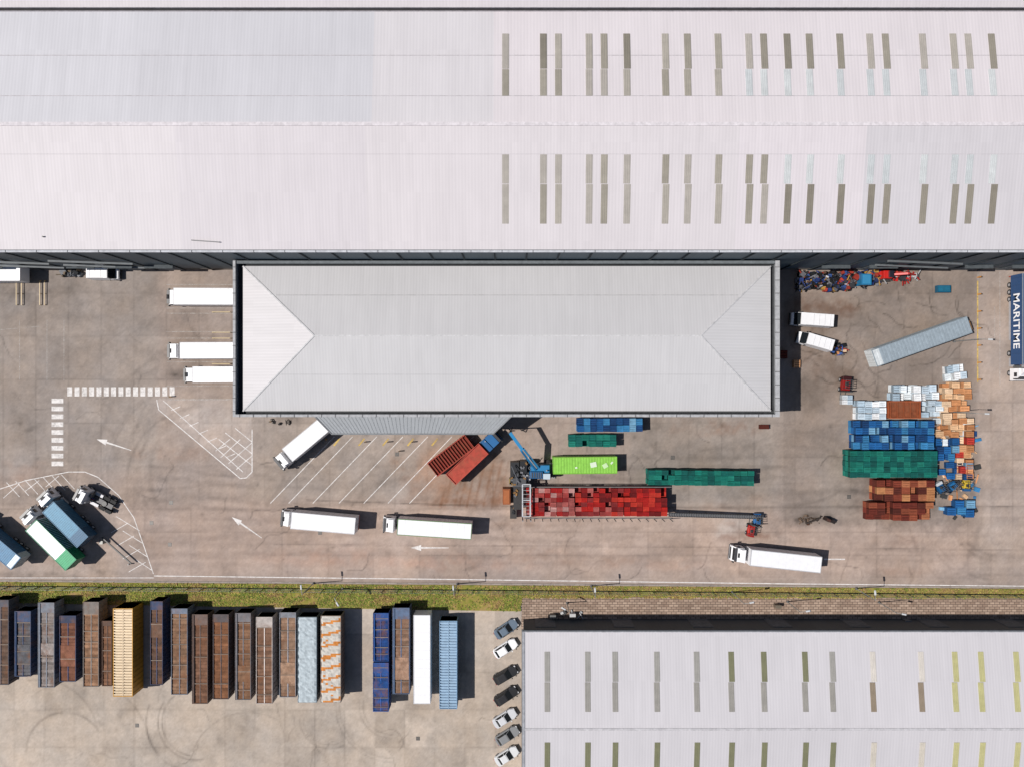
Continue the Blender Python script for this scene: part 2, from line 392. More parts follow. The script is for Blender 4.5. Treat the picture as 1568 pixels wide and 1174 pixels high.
bl+= [ln(0,505,60,500,.1),ln(240,610,384,611,.1),ln(1497.5,416,1497.5,585,.16),ln(1523,470,1523,520,.1),ln(1531,416,1531,590,.14)]
sheet('bay_line_marking',bl,M_faint)
sheet('bay_line_marking',[ln(1497,430,1497,585,.25)],M_yel,0.013)
m=MB()
for px,py in((262,769),(232,800),(608,695),(1030,700),(1300,760),(490,815),(905,640),(1190,850),(640,1130),(210,1110),(260,833)):
    p=P(px,py); m.box(p.x-.35,p.x+.35,p.y-.35,p.y+.35,0.0,0.012,'metal',(.05,.05,.05))
    for k in range(4): m.box(p.x-.3+k*.16,p.x-.22+k*.16,p.y-.3,p.y+.3,0.012,0.02,'metal',(.2,.18,.16))
m.obj('drain_grate')
# ------------------------------------------------------------ verge, kerb, path, fence
def verge_noise_mat(name,cols,scale):
    m,nt,b=newmat(name);N=nt.nodes;L=nt.links
    tc=N.new('ShaderNodeTexCoord');n=N.new('ShaderNodeTexNoise');n.inputs['Scale'].default_value=scale;n.inputs['Detail'].default_value=8;n.inputs['Roughness'].default_value=.7
    L.new(tc.outputs['Object'],n.inputs['Vector']);r=N.new('ShaderNodeValToRGB');L.new(n.outputs['Fac'],r.inputs['Fac'])
    r.color_ramp.elements[0].position=.34;r.color_ramp.elements[1].position=.68
    r.color_ramp.elements[0].color=(*cols[0],1);r.color_ramp.elements[1].color=(*cols[-1],1)
    for i,c in enumerate(cols[1:-1]):
        e=r.color_ramp.elements.new(.34+.34*(i+1)/(len(cols)-1));e.color=(*c,1)
    L.new(r.outputs['Color'],b.inputs['Base Color']);b.inputs['Roughness'].default_value=1;b.inputs['Specular IOR Level'].default_value=.1
    return m
MAT['verge']=verge_noise_mat('verge_soil',[(.12,.14,.025),(.20,.20,.04),(.29,.22,.07),(.32,.21,.11)],0.5)
def slab(name,pts,z0,z1,kind,col=(1,1,1)):
    m=MB(); m.prism([(P(*p).x,P(*p).y) for p in pts],z0,z1,kind,col); return m.obj(name)
slab('grass_verge',[(-300,888),(1900,903),(1900,917),(1568,915),(800,912),(796,935),(-300,917)],0,0.1,'verge')
m=MB()
for i in range(-20,120):
    xa=i*16;xb=xa+15.7; ya=888.0+xa*15/2200;yb=888.0+xb*15/2200
    a=P(xa,ya);b=P(xb,yb); m.beam((a.x,a.y,0.06),(b.x,b.y,0.06),0.2,0.14,'matte',jit(C(165,156,148),.15))
m.obj('kerb')
mb_,nt,b=newmat('brick_paving');N=nt.nodes;L=nt.links
tc=N.new('ShaderNodeTexCoord');br=N.new('ShaderNodeTexBrick');br.inputs['Scale'].default_value=1.0;br.inputs['Brick Width'].default_value=.9;br.inputs['Row Height'].default_value=.45;br.inputs['Mortar Size'].default_value=.05
br.inputs['Color1'].default_value=(*C(206,180,160),1);br.inputs['Color2'].default_value=(*C(168,142,124),1);br.inputs['Mortar'].default_value=(*C(110,94,82),1)
no=N.new('ShaderNodeTexNoise');no.inputs['Scale'].default_value=.5;no.inputs['Detail'].default_value=6
mx=N.new('ShaderNodeMixRGB');mx.blend_type='MULTIPLY';mx.inputs['Fac'].default_value=.5
L.new(tc.outputs['Object'],br.inputs['Vector']);L.new(tc.outputs['Object'],no.inputs['Vector']);L.new(br.outputs['Color'],mx.inputs[1]);L.new(no.outputs['Fac'],mx.inputs[2]);
L.new(mx.outputs['Color'],b.inputs['Base Color']);b.inputs['Roughness'].default_value=.9
MAT['brick']=mb_
slab('brick_path',[(800,912),(1900,917),(1900,948),(850,948),(845,962),(798,962)],0,0.06,'brick')
NT=60000
tx=rng.uniform(-20,1620,NT); u=rng.random(NT)
top=888.5+ (tx+300)*15/2200; bot=np.where(tx<797,917+(tx+300)*18/1100-1.5,914)
ty=top+1.2+u*(bot-top-1.2)
clump=np.sin(tx*.05)+np.sin(tx*.13+ty*.3)+np.sin(tx*.021+2)*1.2+rng.normal(0,.8,NT)
keep=(clump>-1.1); tx=tx[keep];ty=ty[keep];n=len(tx)
gx=(tx-784)*S;gy=-(ty-587)*S; an=rng.uniform(0,6.28,n); hh=rng.uniform(.06,.22,n); ww=rng.uniform(.08,.2,n); le=rng.uniform(.15,.45,n)
co=np.zeros((n,3,3),np.float32)
co[:,0]=np.stack([gx-ww*np.sin(an),gy+ww*np.cos(an),np.full(n,.1)],-1);co[:,1]=np.stack([gx+ww*np.sin(an),gy-ww*np.cos(an),np.full(n,.1)],-1)
co[:,2]=np.stack([gx+le*np.cos(an),gy+le*np.sin(an),.1+hh],-1)
me=bpy.data.meshes.new('grass_tufts');me.vertices.add(n*3);me.vertices.foreach_set('co',co.ravel());me.loops.add(n*3);me.loops.foreach_set('vertex_index',np.arange(n*3,dtype=np.int32));me.polygons.add(n);me.polygons.foreach_set('loop_start',np.arange(n,dtype=np.int32)*3);me.update(calc_edges=True)
ca=me.color_attributes.new('Col','FLOAT_COLOR','POINT')
pal=np.array([(.19,.25,.04),(.28,.30,.05),(.38,.33,.08),(.12,.17,.035),(.38,.26,.10),(.29,.18,.08)])
pi=rng.choice(6,n,p=[.25,.24,.2,.13,.11,.07])
patch=np.sin(tx*.043+1)+np.sin(tx*.11)+np.sin(ty*.4+tx*.02)
pi=np.where(patch>1.1,rng.choice([2,4,5],n),pi)
pi=np.where((tx>800)&(rng.random(n)<.55),rng.choice([2,4,5],n),pi)
cl=pal[pi]*rng.uniform(.7,1.2,(n,1)); c4=np.ones((n,3,4),np.float32);c4[:,:,:3]=cl[:,None,:];ca.data.foreach_set('color',c4.ravel());me.materials.append(MAT['matte'])
o=bpy.data.objects.new('grass',me);scene.collection.objects.link(o)
m=MB()
fa=P(-100,896);fb=P(1700,911); d=(fb-fa);Lf=d.length;d.normalize()
k=0
while k<Lf:
    p=fa+d*k; m.box(p.x-.05,p.x+.05,p.y-.05,p.y+.05,0,2.3,'metal',(.10,.13,.11)); k+=2.75
for z in(.35,1.2,2.1): m.beam(fa+Vector((0,0,z)),fb+Vector((0,0,z)),.05,.05,'metal',(.11,.14,.12))
k=0
while k<Lf:
    p=fa+d*k; m.box(p.x-.008,p.x+.008,p.y+.03,p.y+.05,.1,2.25,'metal',(.12,.16,.13)); k+=.4
m.obj('metal_fence',fixn=False)
# ------------------------------------------------------------ big warehouse
def slope_pt(py,ya,za,yb,zb):
    z=za
    for i in range(30):
        y=-(py-587)*S*(1-z/H); z=za+(y-ya)*(zb-za)/(yb-ya)
    return y,z
WY=20.9; WE=20.0; WR=22.6
ridY=P(0,190,WR).y; valY=P(0,15,20.3).y
root=bpy.data.objects.new('warehouse',None);scene.collection.objects.link(root)
m=MB()
def roofquad(m,xa,xb,ya,za,yb,zb,kind,col): m.add([(xa,ya,za),(xb,ya,za),(xb,yb,zb),(xa,yb,zb)],[(0,1,2,3)],kind,col)
def X0(px,z): return (px-784)*S*(1-z/H)
RK=0.74
segsU=[(-115,X0(205,21),(217,216,221)),(X0(205,21),X0(572,21),(213,212,217)),(X0(572,21),X0(756,21),(222,218,221)),(X0(756,21),115,(228,221,224))]
segsL=[(-115,X0(0,21),(226,220,223)),(X0(0,21),X0(275,21),(227,221,224)),(X0(275,21),X0(562,21),(223,217,221)),(X0(562,21),X0(1128,21),(226,220,223)),(X0(1128,21),X0(1320,21),(229,222,226)),(X0(1320,21),115,(218,214,218))]
WSy=WY-0.35
for xa,xb,c in segsL: roofquad(m,xa,xb,WSy,WE,ridY,WR,'roofx',C(*c,RK))
for xa,xb,c in segsU: roofquad(m,xa,xb,valY-.25,20.3,ridY,WR,'roofx',C(*c,RK*1.02))
y2=valY+18
roofquad(m,-115,115,valY+.25,20.3,y2,WR,'roofx',C(222,216,219,RK)); roofquad(m,-115,115,y2,WR,y2+18,20.3,'roofx',C(222,216,219,RK))
m.obj('roof',parent=root,fixn=False)
m=MB()
m.box(-115,115,WSy-.30,WSy-.02,WE-.35,WE+.12,'matte',C(212,214,220))
m.box(-115,115,WSy-.02,WSy+.12,WE-.3,WE+.03,'matte',C(120,124,128))
m.box(-115,115,valY-.25,valY+.25,19.9,20.15,'matte',C(60,58,60))
m.box(-115,115,valY-.33,valY-.25,19.9,20.42,'matte',C(200,195,200));m.box(-115,115,valY+.25,valY+.33,19.9,20.42,'matte',C(200,195,200))
m.box(-115,115,ridY-.28,ridY+.28,WR-.03,WR+.08,'matte',C(236,230,234,.78))
lapc=C(216,211,215,.68)
for py in(85,147):
    y,z=slope_pt(py,valY,20.3,ridY,WR); m.box(-115,115,y-.05,y+.05,z-.05,z+.012,'matte',lapc)
for py in(236,300,343):
    y,z=slope_pt(py,WY,WE,ridY,WR); m.box(-115,115,y-.05,y+.05,z-.05,z+.012,'matte',lapc)
for i in range(48):
    x=-112+i*4.8; m.box(x,x+.1,WSy-.33,WSy-.0,WE-.3,WE+.15,'matte',C(120,122,126))
p=P(293,368,WE+.4);q_=P(336,371,WE+.4); m.beam(p,q_,.14,.14,'metal',C(120,120,122))
p=P(67,363,WE+.3);m.cyl((p.x,p.y,WE+.4),.1,.4,'z',8,'metal',C(90,90,90))
m.obj('roof_trim',parent=root,fixn=False)
m=MB()
sk=[774,832,855,902,925,960,1019,1053,1100,1147,1170,1206,1240,1287,1333,1357,1414,1461,1484,1520]
def skylight(m,px,pa,pb,ya,za,yb,zb,c,w=1.02,off=.05):
    y_a,z_a=slope_pt(pa,ya,za,yb,zb);y_b,z_b=slope_pt(pb,ya,za,yb,zb)
    zm=(z_a+z_b)/2; x=(px-784)*S*(1-zm/H)
    m.hexa([(x-w/2,y_a,z_a-.05),(x+w/2,y_a,z_a-.05),(x+w/2,y_b,z_b-.05),(x-w/2,y_b,z_b-.05),(x-w/2,y_a,z_a+off),(x+w/2,y_a,z_a+off),(x+w/2,y_b,z_b+off),(x-w/2,y_b,z_b+off)],'skylight',c)
    for k in(-.28,0,.28):
        m.hexa([(x+k-.04,y_a,z_a+off-.02),(x+k+.04,y_a,z_a+off-.02),(x+k+.04,y_b,z_b+off-.02),(x+k-.04,y_b,z_b+off-.02),(x+k-.04,y_a,z_a+off+.03),(x+k+.04,y_a,z_a+off+.03),(x+k+.04,y_b,z_b+off+.03),(x+k-.04,y_b,z_b+off+.03)],'skylight',tuple(v*1.12 for v in c))
gr=[C(176,170,160),C(168,162,150),C(160,154,142),C(178,172,164)]; lt=[C(206,210,211),C(198,203,205)]; dk=[C(150,144,132),C(140,134,122)]
for i,px in enumerate(sk):
    a=random.choice(gr); b2=random.choice(gr); late=px>1140
    if px in(832,960,1170,1206,1240,1287,1520): a=random.choice(dk)
    skylight(m,px,105.5,52,valY,20.3,ridY,WR,a); skylight(m,px,147,106.5,valY,20.3,ridY,WR,random.choice(lt) if late else b2)
    a=random.choice(lt) if px>1195 else random.choice(gr); b2=random.choice(dk) if px>1195 else random.choice(gr)
    skylight(m,px,281.5,237,WY,WE,ridY,WR,a); skylight(m,px,343,282.5,WY,WE,ridY,WR,b2)
m.obj('skylights',parent=root)
m=MB()
m.box(-114,114,WY,y2+17.5,0,19.6,'wallx',C(100,114,122))
m.box(-114,114,WY-.06,WY-.003,17.0,19.6,'wallx',C(158,170,178))
m.box(-114,114,WY-.05,WY-.003,0,1.2,'matte',C(120,115,110))
for sx in(-114.2,114.2):
    m.add([(sx,WY,19.6),(sx,ridY,WR-.1),(sx,valY,19.9),(sx,y2,WR-.1),(sx,y2+17.5,19.6)],[(0,1,2),(2,3,4),(0,2,4)],'wallx',C(96,108,116))
m.obj('walls',parent=root)
m=MB()
for px in(15,150,205,265,1260,1330,1470,1540,1600,-60):
    x=X0(px,0); m.box(x-2.2,x+2.2,WY-.12,WY-.061,0,4.8,'matte',C(70,76,80))
    for k in range(9): m.box(x-2.1,x+2.1,WY-.15,WY-.12,.2+k*.52,.6+k*.52,'matte',C(120,126,130))
    m.box(x-2.5,x+2.5,WY-.7,WY-.061,5.1,5.25,'matte',C(86,92,96))
for k in range(44):
    x=-112+k*5.2; m.box(x-.12,x+.12,WY-.2,WY-.061,0,19.5,'matte',C(60,68,74))
for (a,b) in((135,240),(1310,1430),(20,120)):
    for z in(7,11): m.beam((X0(a,0),WY-.4,z),(X0(b,0),WY-.4,z-3),.3,.3,'metal',C(130,135,138))
m.obj('doors',parent=root)
# ------------------------------------------------------------ central loading building
root=bpy.data.objects.new('loading_building',None);scene.collection.objects.link(root)
bz=10.5
bx0=P(357.5,0,bz).x;bx1=P(1193,0,bz).x;by0=P(0,637,bz).y;by1=WY-.25
ez=9.7;rz_=12.0
A=P(372,397,ez);Bp=P(1180,397,ez);Cc=P(1180,629,ez);D=P(372,629,ez);R1=P(481,514,rz_);R2=P(1073,514,rz_)
yt=min(A.y,by1-.8);A.y=Bp.y=yt
m=MB()
def tri(pts,kind,c): m.add([tuple(p) for p in pts],[tuple(range(len(pts)))],kind,c)
tri([A,R1,R2,Bp][::-1],'roofx',C(209,208,210,RK)); tri([D,Cc,R2,R1],'roofx',C(212,211,213,RK))
tri([A,D,R1],'roofy',C(219,216,218,RK*1.02)); tri([Bp,R2,Cc],'roofy',C(222,221,223,RK))  # left hip facet coloured lighter than the main slopes: sunlight painted in
m.obj('roof',parent=root,fixn=False)
m=MB()
W3=.3
m.box(bx0,bx0+W3,by0,by1,0,bz,'matte',C(150,153,156)); m.box(bx1-W3,bx1,by0,by1,0,bz,'matte',C(150,153,156))
m.box(bx0+W3,bx1-W3,by0,by0+W3,6.5,bz,'matte',C(150,153,156)); m.box(bx0+W3,bx1-W3,by1-W3,by1,0,bz-.2,'matte',C(150,153,156))
m.box(bx0+W3,bx1-W3,by0+W3,by0+.4,0,6.5,'wallx',C(120,124,128))
m.box(bx0+W3,bx1-W3,by0+.4,by1-W3,8.9,9.0,'matte',C(70,72,75))
for (a,b,c,d) in((bx0-.08,bx0+W3+.05,by0-.1,by1),(bx1-W3-.35,bx1+.08,by0-.1,by1)): m.box(a,b,c,d,bz,bz+.08,'matte',C(188,189,192))
m.box(bx0+W3+.05,bx1-W3-.35,by0-.1,by0+W3+.05,bz,bz+.08,'matte',C(186,187,190))
m.box(bx0+W3+.05,bx1-W3-.35,by1-W3-.2,by1,bz-.19,bz-.1,'matte',C(120,126,130))
for a,b in((A,R1),(D,R1),(Bp,R2),(Cc,R2),(R1,R2)):
    m.beam(a+Vector((0,0,.05)),b+Vector((0,0,.05)),.24,.05,'matte',C(220,220,222,.78))
for py in(452,573):
    f=(py-397)/(514-397) if py<514 else (629-py)/(629-514)
    z=ez+f*(rz_-ez); y=P(0,py,z).y; xa=A.x+f*(R1.x-A.x);xb=Bp.x+f*(R2.x-Bp.x); m.box(xa,xb,y-.05,y+.05,z-.04,z+.015,'matte',C(200,200,202,.70))
for k in range(40):
    x=bx0+1+k*2.3
    if x<bx1-1: m.box(x,x+.12,by0-.16,by0+W3+.1,bz+.08,bz+.13,'matte',C(120,120,122))
for k in range(12):
    y=by0+.8+k*2.2; m.box(bx1-W3-.45,bx1+.12,y,y+.12,bz+.08,bz+.13,'matte',C(120,120,122)); m.box(bx0-.12,bx0+W3+.1,y,y+.12,bz+.08,bz+.13,'matte',C(120,120,122))
m.obj('walls',parent=root)
m=MB()
c0=P(482,639,9.4);c1=P(783,639,9.4);c2=P(755,664,7.4);c3=P(508,664,7.4)
c0.y=c1.y=by0-.05
m.add([c0,c3,c2,c1],[(0,1,2,3)],'roofx',C(184,188,192,.72)); m.add([c0+Vector((0,0,-.15)),c3+Vector((0,0,-.15)),c2+Vector((0,0,-.15)),c1+Vector((0,0,-.15))],[(3,2,1,0)],'matte',C(120,120,120))
m.beam(c3,c2,.22,.3,'matte',C(140,144,148)); m.beam(c0,c3,.2,.25,'matte',C(150,152,156)); m.beam(c2,c1,.2,.25,'matte',C(130,132,136))
for k in range(50):
    t=k/49; a=c0.lerp(c1,t); b=c3.lerp(c2,t); m.beam(a+Vector((0,0,.01)),b+Vector((0,0,.01)),.10,.04,'matte',C(176,180,184,.72))
m.obj('canopy',parent=root,fixn=False)
m=MB()
for k in range(9):
    x=c3.x+1+k*(c2.x-c3.x-2)/8; m.box(x-.1,x+.1,c3.y+.2,c3.y+.4,0,7.2,'metal',C(90,92,96))
for k in range(8):
    x=bx0+15+k*4.2; m.box(x-1.4,x+1.4,by0+W3-.34,by0+W3-.01,1.2,4.4,'matte',C(70,74,78)); m.box(x-1.8,x+1.8,by0-.15,by0+.28,0.2,1.1,'rubber',(.03,.03,.03))
for y in(P(0,455,3).y,P(0,536,3).y,P(0,573,3).y,P(0,500,3).y): m.box(bx0-.12,bx0-.003,y-1.4,y+1.4,1.2,4.3,'matte',C(60,64,68))
m.obj('dock_doors',parent=root)
# ------------------------------------------------------------ lower right shed
root=bpy.data.objects.new('industrial_shed',None);scene.collection.objects.link(root)
e2=7.0;r2=8.8
X1=P(801,0,e2).x;Ya=P(0,966,e2).y;Yr=P(0,1116,r2).y;Yb=Yr-(Ya-Yr)
m=MB()
roofquad(m,X1,115,Yr,r2,Ya,e2,'roofx',C(218,215,219,RK));roofquad(m,X1,115,Yb,e2,Yr,r2,'roofx',C(214,211,215,RK))
roofquad(m,X1,115,Yb,e2,Yb-16,r2,'roofx',C(210,208,212,RK));roofquad(m,X1,115,Yb-16,r2,Yb-32,e2,'roofx',C(210,208,212,RK))
m.obj('roof',parent=root,fixn=False)
m=MB()
m.box(X1+.15,114,Yb-31.8,Ya-.25,0,e2-.25,'wallx',C(84,90,94))
m.box(X1-.05,115,Ya,Ya+.22,e2-.3,e2+.06,'matte',C(96,100,106)); m.box(X1-.05,115,Ya-.16,Ya-.002,e2-.3,e2+.1,'matte',C(196,196,202))
m.box(X1-.25,X1-.002,Yb,Ya+.22,e2-.4,e2-.05,'matte',C(120,122,126))
for ya,za,yb,zb in((Ya,e2,Yr,r2),(Yb,e2,Yr,r2),(Yb,e2,Yb-16,r2)):
    m.beam((X1+.05,ya,za+.05),(X1+.05,yb,zb+.05),.4,.12,'matte',C(172,174,180))
    m.add([(X1+.15,ya,za-.3),(X1+.15,yb,zb-.05),(X1+.15,yb,za-.3)],[(0,1,2)],'wallx',C(84,90,94))
m.box(X1,115,Yr-.2,Yr+.2,r2-.02,r2+.06,'matte',C(210,208,212,.76))
for k in range(7):
    x=6+k*14; m.box(x-1.8,x+1.8,Ya-.249,Ya-.17,0,4.2,'matte',C(120,122,124))
m.obj('walls',parent=root)
m=MB()
yl=C(190,186,136);ol=C(128,128,100);br_=C(150,136,118)
for px in(838,900,942,1006,1067,1120,1170,1233,1275,1337,1411,1463,1503,1557,1610):
    a=C(162,160,155);b2=C(158,155,149)
    if px in(1120,1170,1233): a=ol
    if px in(1337,1411): a=C(214,208,200);b2=br_
    if px>1440: a=b2=yl
    skylight(m,px,1043,997,Yr,r2,Ya,e2,a,.95);skylight(m,px,1089,1044,Yr,r2,Ya,e2,b2,.95)
    c=ol if px<1300 and px>820 else (C(205,198,186) if px<1440 else yl)
    skylight(m,px,1190,1136,Yb,e2,Yr,r2,c,.95);skylight(m,px,1232,1192,Yb,e2,Yr,r2,c,.95)
m.obj('skylights',parent=root)
# ------------------------------------------------------------ vehicles
WH=C(240,240,242,.9)
def add_cab(m,f,w,col,h=3.0,defl=3.75,L=2.25,stripe=None):
    b=f-L; hw=w/2-.04
    m.box(b,f-.05,-hw,hw,.75,1.75,'paint',col)
    m.box(b,f-.08,-hw,hw,1.75,h,'paint',col,ins=(0,.75,.10))
    m.hexa([(f-.30,-hw+.2,1.98),(f-.17,-hw+.2,1.86),(f-.17,hw-.2,1.86),(f-.30,hw-.2,1.98),(f-.80,-hw+.3,h-.10),(f-.62,-hw+.26,h-.1),(f-.62,hw-.26,h-.1),(f-.80,hw-.3,h-.10)],'glass',(.012,.015,.02))
    for s_ in(-1,1):
        m.box(f-1.5,f-.75,s_*hw-.03,s_*hw+.03,1.8,2.5,'glass',(.012,.015,.02))
        m.box(f-.45,f-.25,s_*(hw+.12)-.12,s_*(hw+.12)+.12,1.9,2.6,'paint',(.03,.03,.03))
        m.box(f-.12,f+.0,s_*(hw-.45)-.25,s_*(hw-.45)+.25,.85,1.1,'glass',(.5,.5,.5))
    m.box(f-.75,f-.30,-hw+.15,hw-.15,h-.05,h+.06,'paint',(.05,.05,.055))
    m.box(f-.08,f+.04,-hw,hw,.45,.85,'paint',(.10,.10,.11))
    m.box(f-.06,f+.02,-hw+.3,hw-.3,1.15,1.7,'matte',(.04,.04,.04))
    if defl:
        m.hexa([(b+.05,-hw+.2,h),(f-.95,-hw+.25,h),(f-.95,hw-.25,h),(b+.05,hw-.2,h),(b+.05,-hw+.15,defl),(b+.75,-hw+.25,defl-.03),(b+.75,hw-.25,defl-.03),(b+.05,hw-.15,defl)],'paint',col)
        m.box(b+.9,b+1.3,-.4,.4,h+.3,h+.36,'glass',(.03,.03,.03))
def add_tractor_chassis(m,f,tail):
    m.box(tail,f-.3,-.45,.45,.65,1.0,'metal',(.04,.04,.045))
    for s_ in(-1,1):
        m.wheel(f-1.4,s_*1.08,.5,.32); m.wheel(f-5.0,s_*1.0,.5,.55)
        m.box(f-4.2,f-2.6,s_*.95-.28,s_*.95+.28,.45,1.05,'metal',(.4,.4,.42))
        m.box(f-5.6,f-4.4,s_*1.0-.3,s_*1.0+.3,1.02,1.07,'rubber',(.04,.04,.04))
    m.cyl((f-5.0,0,1.12),.5,.14,'z',14,'metal',(.06,.06,.06))
    m.box(f-2.75,f-2.35,-.9,-.2,1.0,2.2,'metal',(.12,.12,.12)); m.cyl((f-2.55,.7,1.9),.1,1.9,'z',8,'metal',(.5,.5,.5))
    m.beam((f-2.4,.2,1.6),(f-3.2,.1,1.5),.05,.05,'rubber',(.5,.05,.03)); m.beam((f-2.4,-.1,1.6),(f-3.2,.0,1.5),.05,.05,'rubber',(.05,.1,.4))
def add_box_trailer(m,x0,x1,w,h,col,roof=None,rail=None,ribs=9,z0=1.15):
    roof=roof or col; rail=rail or C(205,206,210)
    hw=w/2
    m.box(x0,x1,-hw,hw,z0,h-.05,'paint',col)
    m.box(x0+.08,x1-.08,-hw+.1,hw-.1,h-.05,h-.01,'paint',roof)
    m.box(x0,x1,-hw-.02,-hw+.1,h-.1,h+.03,'metal',rail);m.box(x0,x1,hw-.1,hw+.02,h-.1,h+.03,'metal',rail)
    m.box(x0-.02,x0+.08,-hw+.1,hw-.1,h-.1,h+.03,'metal',rail);m.box(x1-.08,x1+.02,-hw+.1,hw-.1,h-.1,h+.03,'metal',rail)
    for i in range(ribs): 
        x=x0+(x1-x0)*(i+1)/(ribs+1); m.box(x-.03,x+.03,-hw+.1,hw-.1,h-.01,h+.004,'paint',tuple(c*.93 for c in roof))
    m.box(x0+.5,x1-.3,-.45,.45,.8,z0-.01,'metal',(.05,.05,.05))
    for s_ in(-1,1):
        m.box(x0+4.6,x1-4.5,s_*(hw-.12)-.04,s_*(hw-.12)+.04,.55,z0-.02,'metal',C(190,190,194))
        for k in range(12):
            x=x0+.6+(x1-x0-1.2)*k/11; m.box(x-.03,x+.03,s_*(hw+.01)-.012,s_*(hw+.01)+.012,z0,h-.15,'paint',tuple(c*.75 for c in col))
    m.box(x0,x0+.15,-hw+.1,hw-.1,.5,.7,'metal',(.5,.08,.05))
    m.box(x0-.05,x0-.02,-.02,.02,z0+.1,h-.2,'metal',(.2,.2,.2))
def add_trailer_axles(m,x0,n=3,first=1.6):
    for i in range(n):
        for s_ in(-1,1): m.wheel(x0+first+i*1.31,s_*1.05,.5,.38)
def add_container(m,x0,x1,w,z0,h,col,endcol=None,endlen=0,roofc=None,rib=.35):
    hw=w/2; roofc=roofc or col
    xe=x0-endlen if (endcol and endlen<0) else x0
    if xe>x0: m.box(x0,xe,-hw+.04,hw-.04,z0,h-.06,'metal',endcol)
    m.box(xe,x1,-hw+.04,hw-.04,z0,h-.06,'metal',roofc)
    for s_ in(-1,1):
        m.box(x0,x1,s_*(hw-.05)-.06,s_*(hw-.05)+.06,h-.14,h,'metal',tuple(c*.9 for c in col)); m.box(x0,x1,s_*(hw-.05)-.055,s_*(hw-.05)+.055,z0,z0+.14,'metal',tuple(c*.8 for c in col))
    for x in(x0,x1-.12): m.box(x-.01,x+.13,-hw+.02,hw-.02,h-.13,h+.005,'metal',tuple(c*.9 for c in col))
    x=x0+.2
    while x<x1-.3:
        c=endcol if x<xe else roofc
        m.box(x,x+rib*.62,-hw+.12,hw-.12,h-.08,h-.03,'metal',c)
        for s_ in(-1,1): m.box(x,x+rib*.5,s_*(hw-.02)-.03,s_*(hw-.02)+.03,z0+.15,h-.15,'metal',endcol if x<xe else col)
        x+=rib
    m.box(x0-.02,x0+.02,-hw+.1,hw-.1,z0+.1,h-.15,'metal',endcol if (endcol and endlen<0) else col)
    for y in(-.8,-.3,.3,.8): m.cyl((x0-.05,y,(z0+h)/2),.03,h-z0-.3,'z',6,'metal',(.4,.4,.4))
def semi(name,fx,fy,rx,ry,w=2.75,h=4.0,cab=WH,body=WH,roof=None,rail=None,gap=.75,cabL=2.25,defl=3.75,bevel=.05,ribs=9,axles=3):
    loc,L,hd=seg(fx,fy,rx,ry,h-.2); m=MB(); f=L/2
    add_cab(m,f,w-.15,cab,L=cabL,defl=defl); add_tractor_chassis(m,f,f-6.0)
    add_box_trailer(m,-L/2,f-cabL-gap,w,h,body,roof,rail,ribs); add_trailer_axles(m,-L/2,axles)
    return m.obj(name,loc,hd,bevel)
semi('semi_truck',249.5,454,386,454.5,w=2.95,gap=.25,cabL=1.7,defl=3.3)
semi('semi_truck',250,537,386,536.5,w=2.95,rail=C(150,150,155))
semi('semi_truck',275,573.5,386,573,w=2.8,cabL=2.0,defl=3.2,gap=.4)
semi('semi_truck',420.5,713,520,630,w=2.9)
semi('semi_truck',425,794,544,804.5,w=2.95,cabL=2.0,gap=.45)
semi('semi_truck',583,804,722,813,w=2.85,rail=C(112,146,96))
semi('semi_truck',1124.5,850,1257,864,w=2.9,cabL=2.1)
def clorry(name,fx,fy,rx,ry,cab,cont,endc,endlen,h=4.0,roofc=None):
    loc,L,hd=seg(fx,fy,rx,ry,h-.3); m=MB(); f=L/2
    add_cab(m,f,2.6,cab,h=3.0,defl=3.5); add_tractor_chassis(m,f,f-6)
    add_container(m,-L/2,f-3.1,2.85,1.3,h,cont,endc,endlen,roofc)
    m.box(-L/2,f-3.3,-.5,.5,.85,1.28,'metal',(.07,.07,.08)); add_trailer_axles(m,-L/2)
    m.box(-L/2,f-3.3,-1.2,1.2,1.2,1.29,'metal',(.07,.07,.08))
    return m.obj(name,loc,hd,.03)
clorry('container_truck',30,784,110,864,C(225,228,232),C(30,130,90),C(36,150,100),-2.6,roofc=C(232,234,236,.9))
clorry('container_truck',56,756,128,829,C(235,236,240),C(40,96,130),C(32,86,120),-2.0,roofc=C(66,122,152))
clorry('container_truck',-60,790,26,862,C(235,236,240),C(34,94,134),C(200,210,215),-.9,roofc=C(46,106,144))
loc,L,hd=seg(107,749,172,783,2.6); m=MB(); f=3.3
add_cab(m,f,2.55,C(220,222,226),h=3.0,defl=3.4); add_tractor_chassis(m,f,-3.3)
for s_ in(-1,1): m.wheel(-2.95,s_*1.0,.5,.55); m.box(-3.5,-2.4,s_*1.0-.3,s_*1.0+.3,1.03,1.08,'rubber',(.05,.05,.05))
m.obj('tractor_unit',loc,hd,.04)
m=MB();a=P(156,822,.9);b=P(201,862,.9);m.beam(a,b,.22,.2,'metal',(.06,.06,.06));a=P(160,828,0);m.box(a.x-.3,a.x+.3,a.y-.3,a.y+.3,0,1.1,'metal',(.3,.3,.28));b=P(200,862,0);m.box(b.x-.1,b.x+.1,b.y-.1,b.y+.1,0,.85,'metal',(.3,.3,.3))
m.obj('barrier_gate')
ya=P(0,420,3).y;yb=P(0,583,2.5).y;L=ya-yb;loc=(92.2,(ya+yb)/2,0);hd=-math.pi/2
m=MB();f=L/2;add_cab(m,f,2.6,WH,h=3.0,defl=3.8);add_tractor_chassis(m,f,f-6);bc=C(40,78,124);add_box_trailer(m,-L/2,f-2.9,2.8,4.1,bc,C(60,92,130),C(150,160,172));add_trailer_axles(m,-L/2)
tr=m.obj('semi_truck',loc,hd,.04)
cu=bpy.data.curves.new('lettering','FONT');cu.body='MARITIME';cu.size=2.7;cu.extrude=.01;cu.offset=.03;cu.align_x='CENTER';cu.align_y='CENTER'
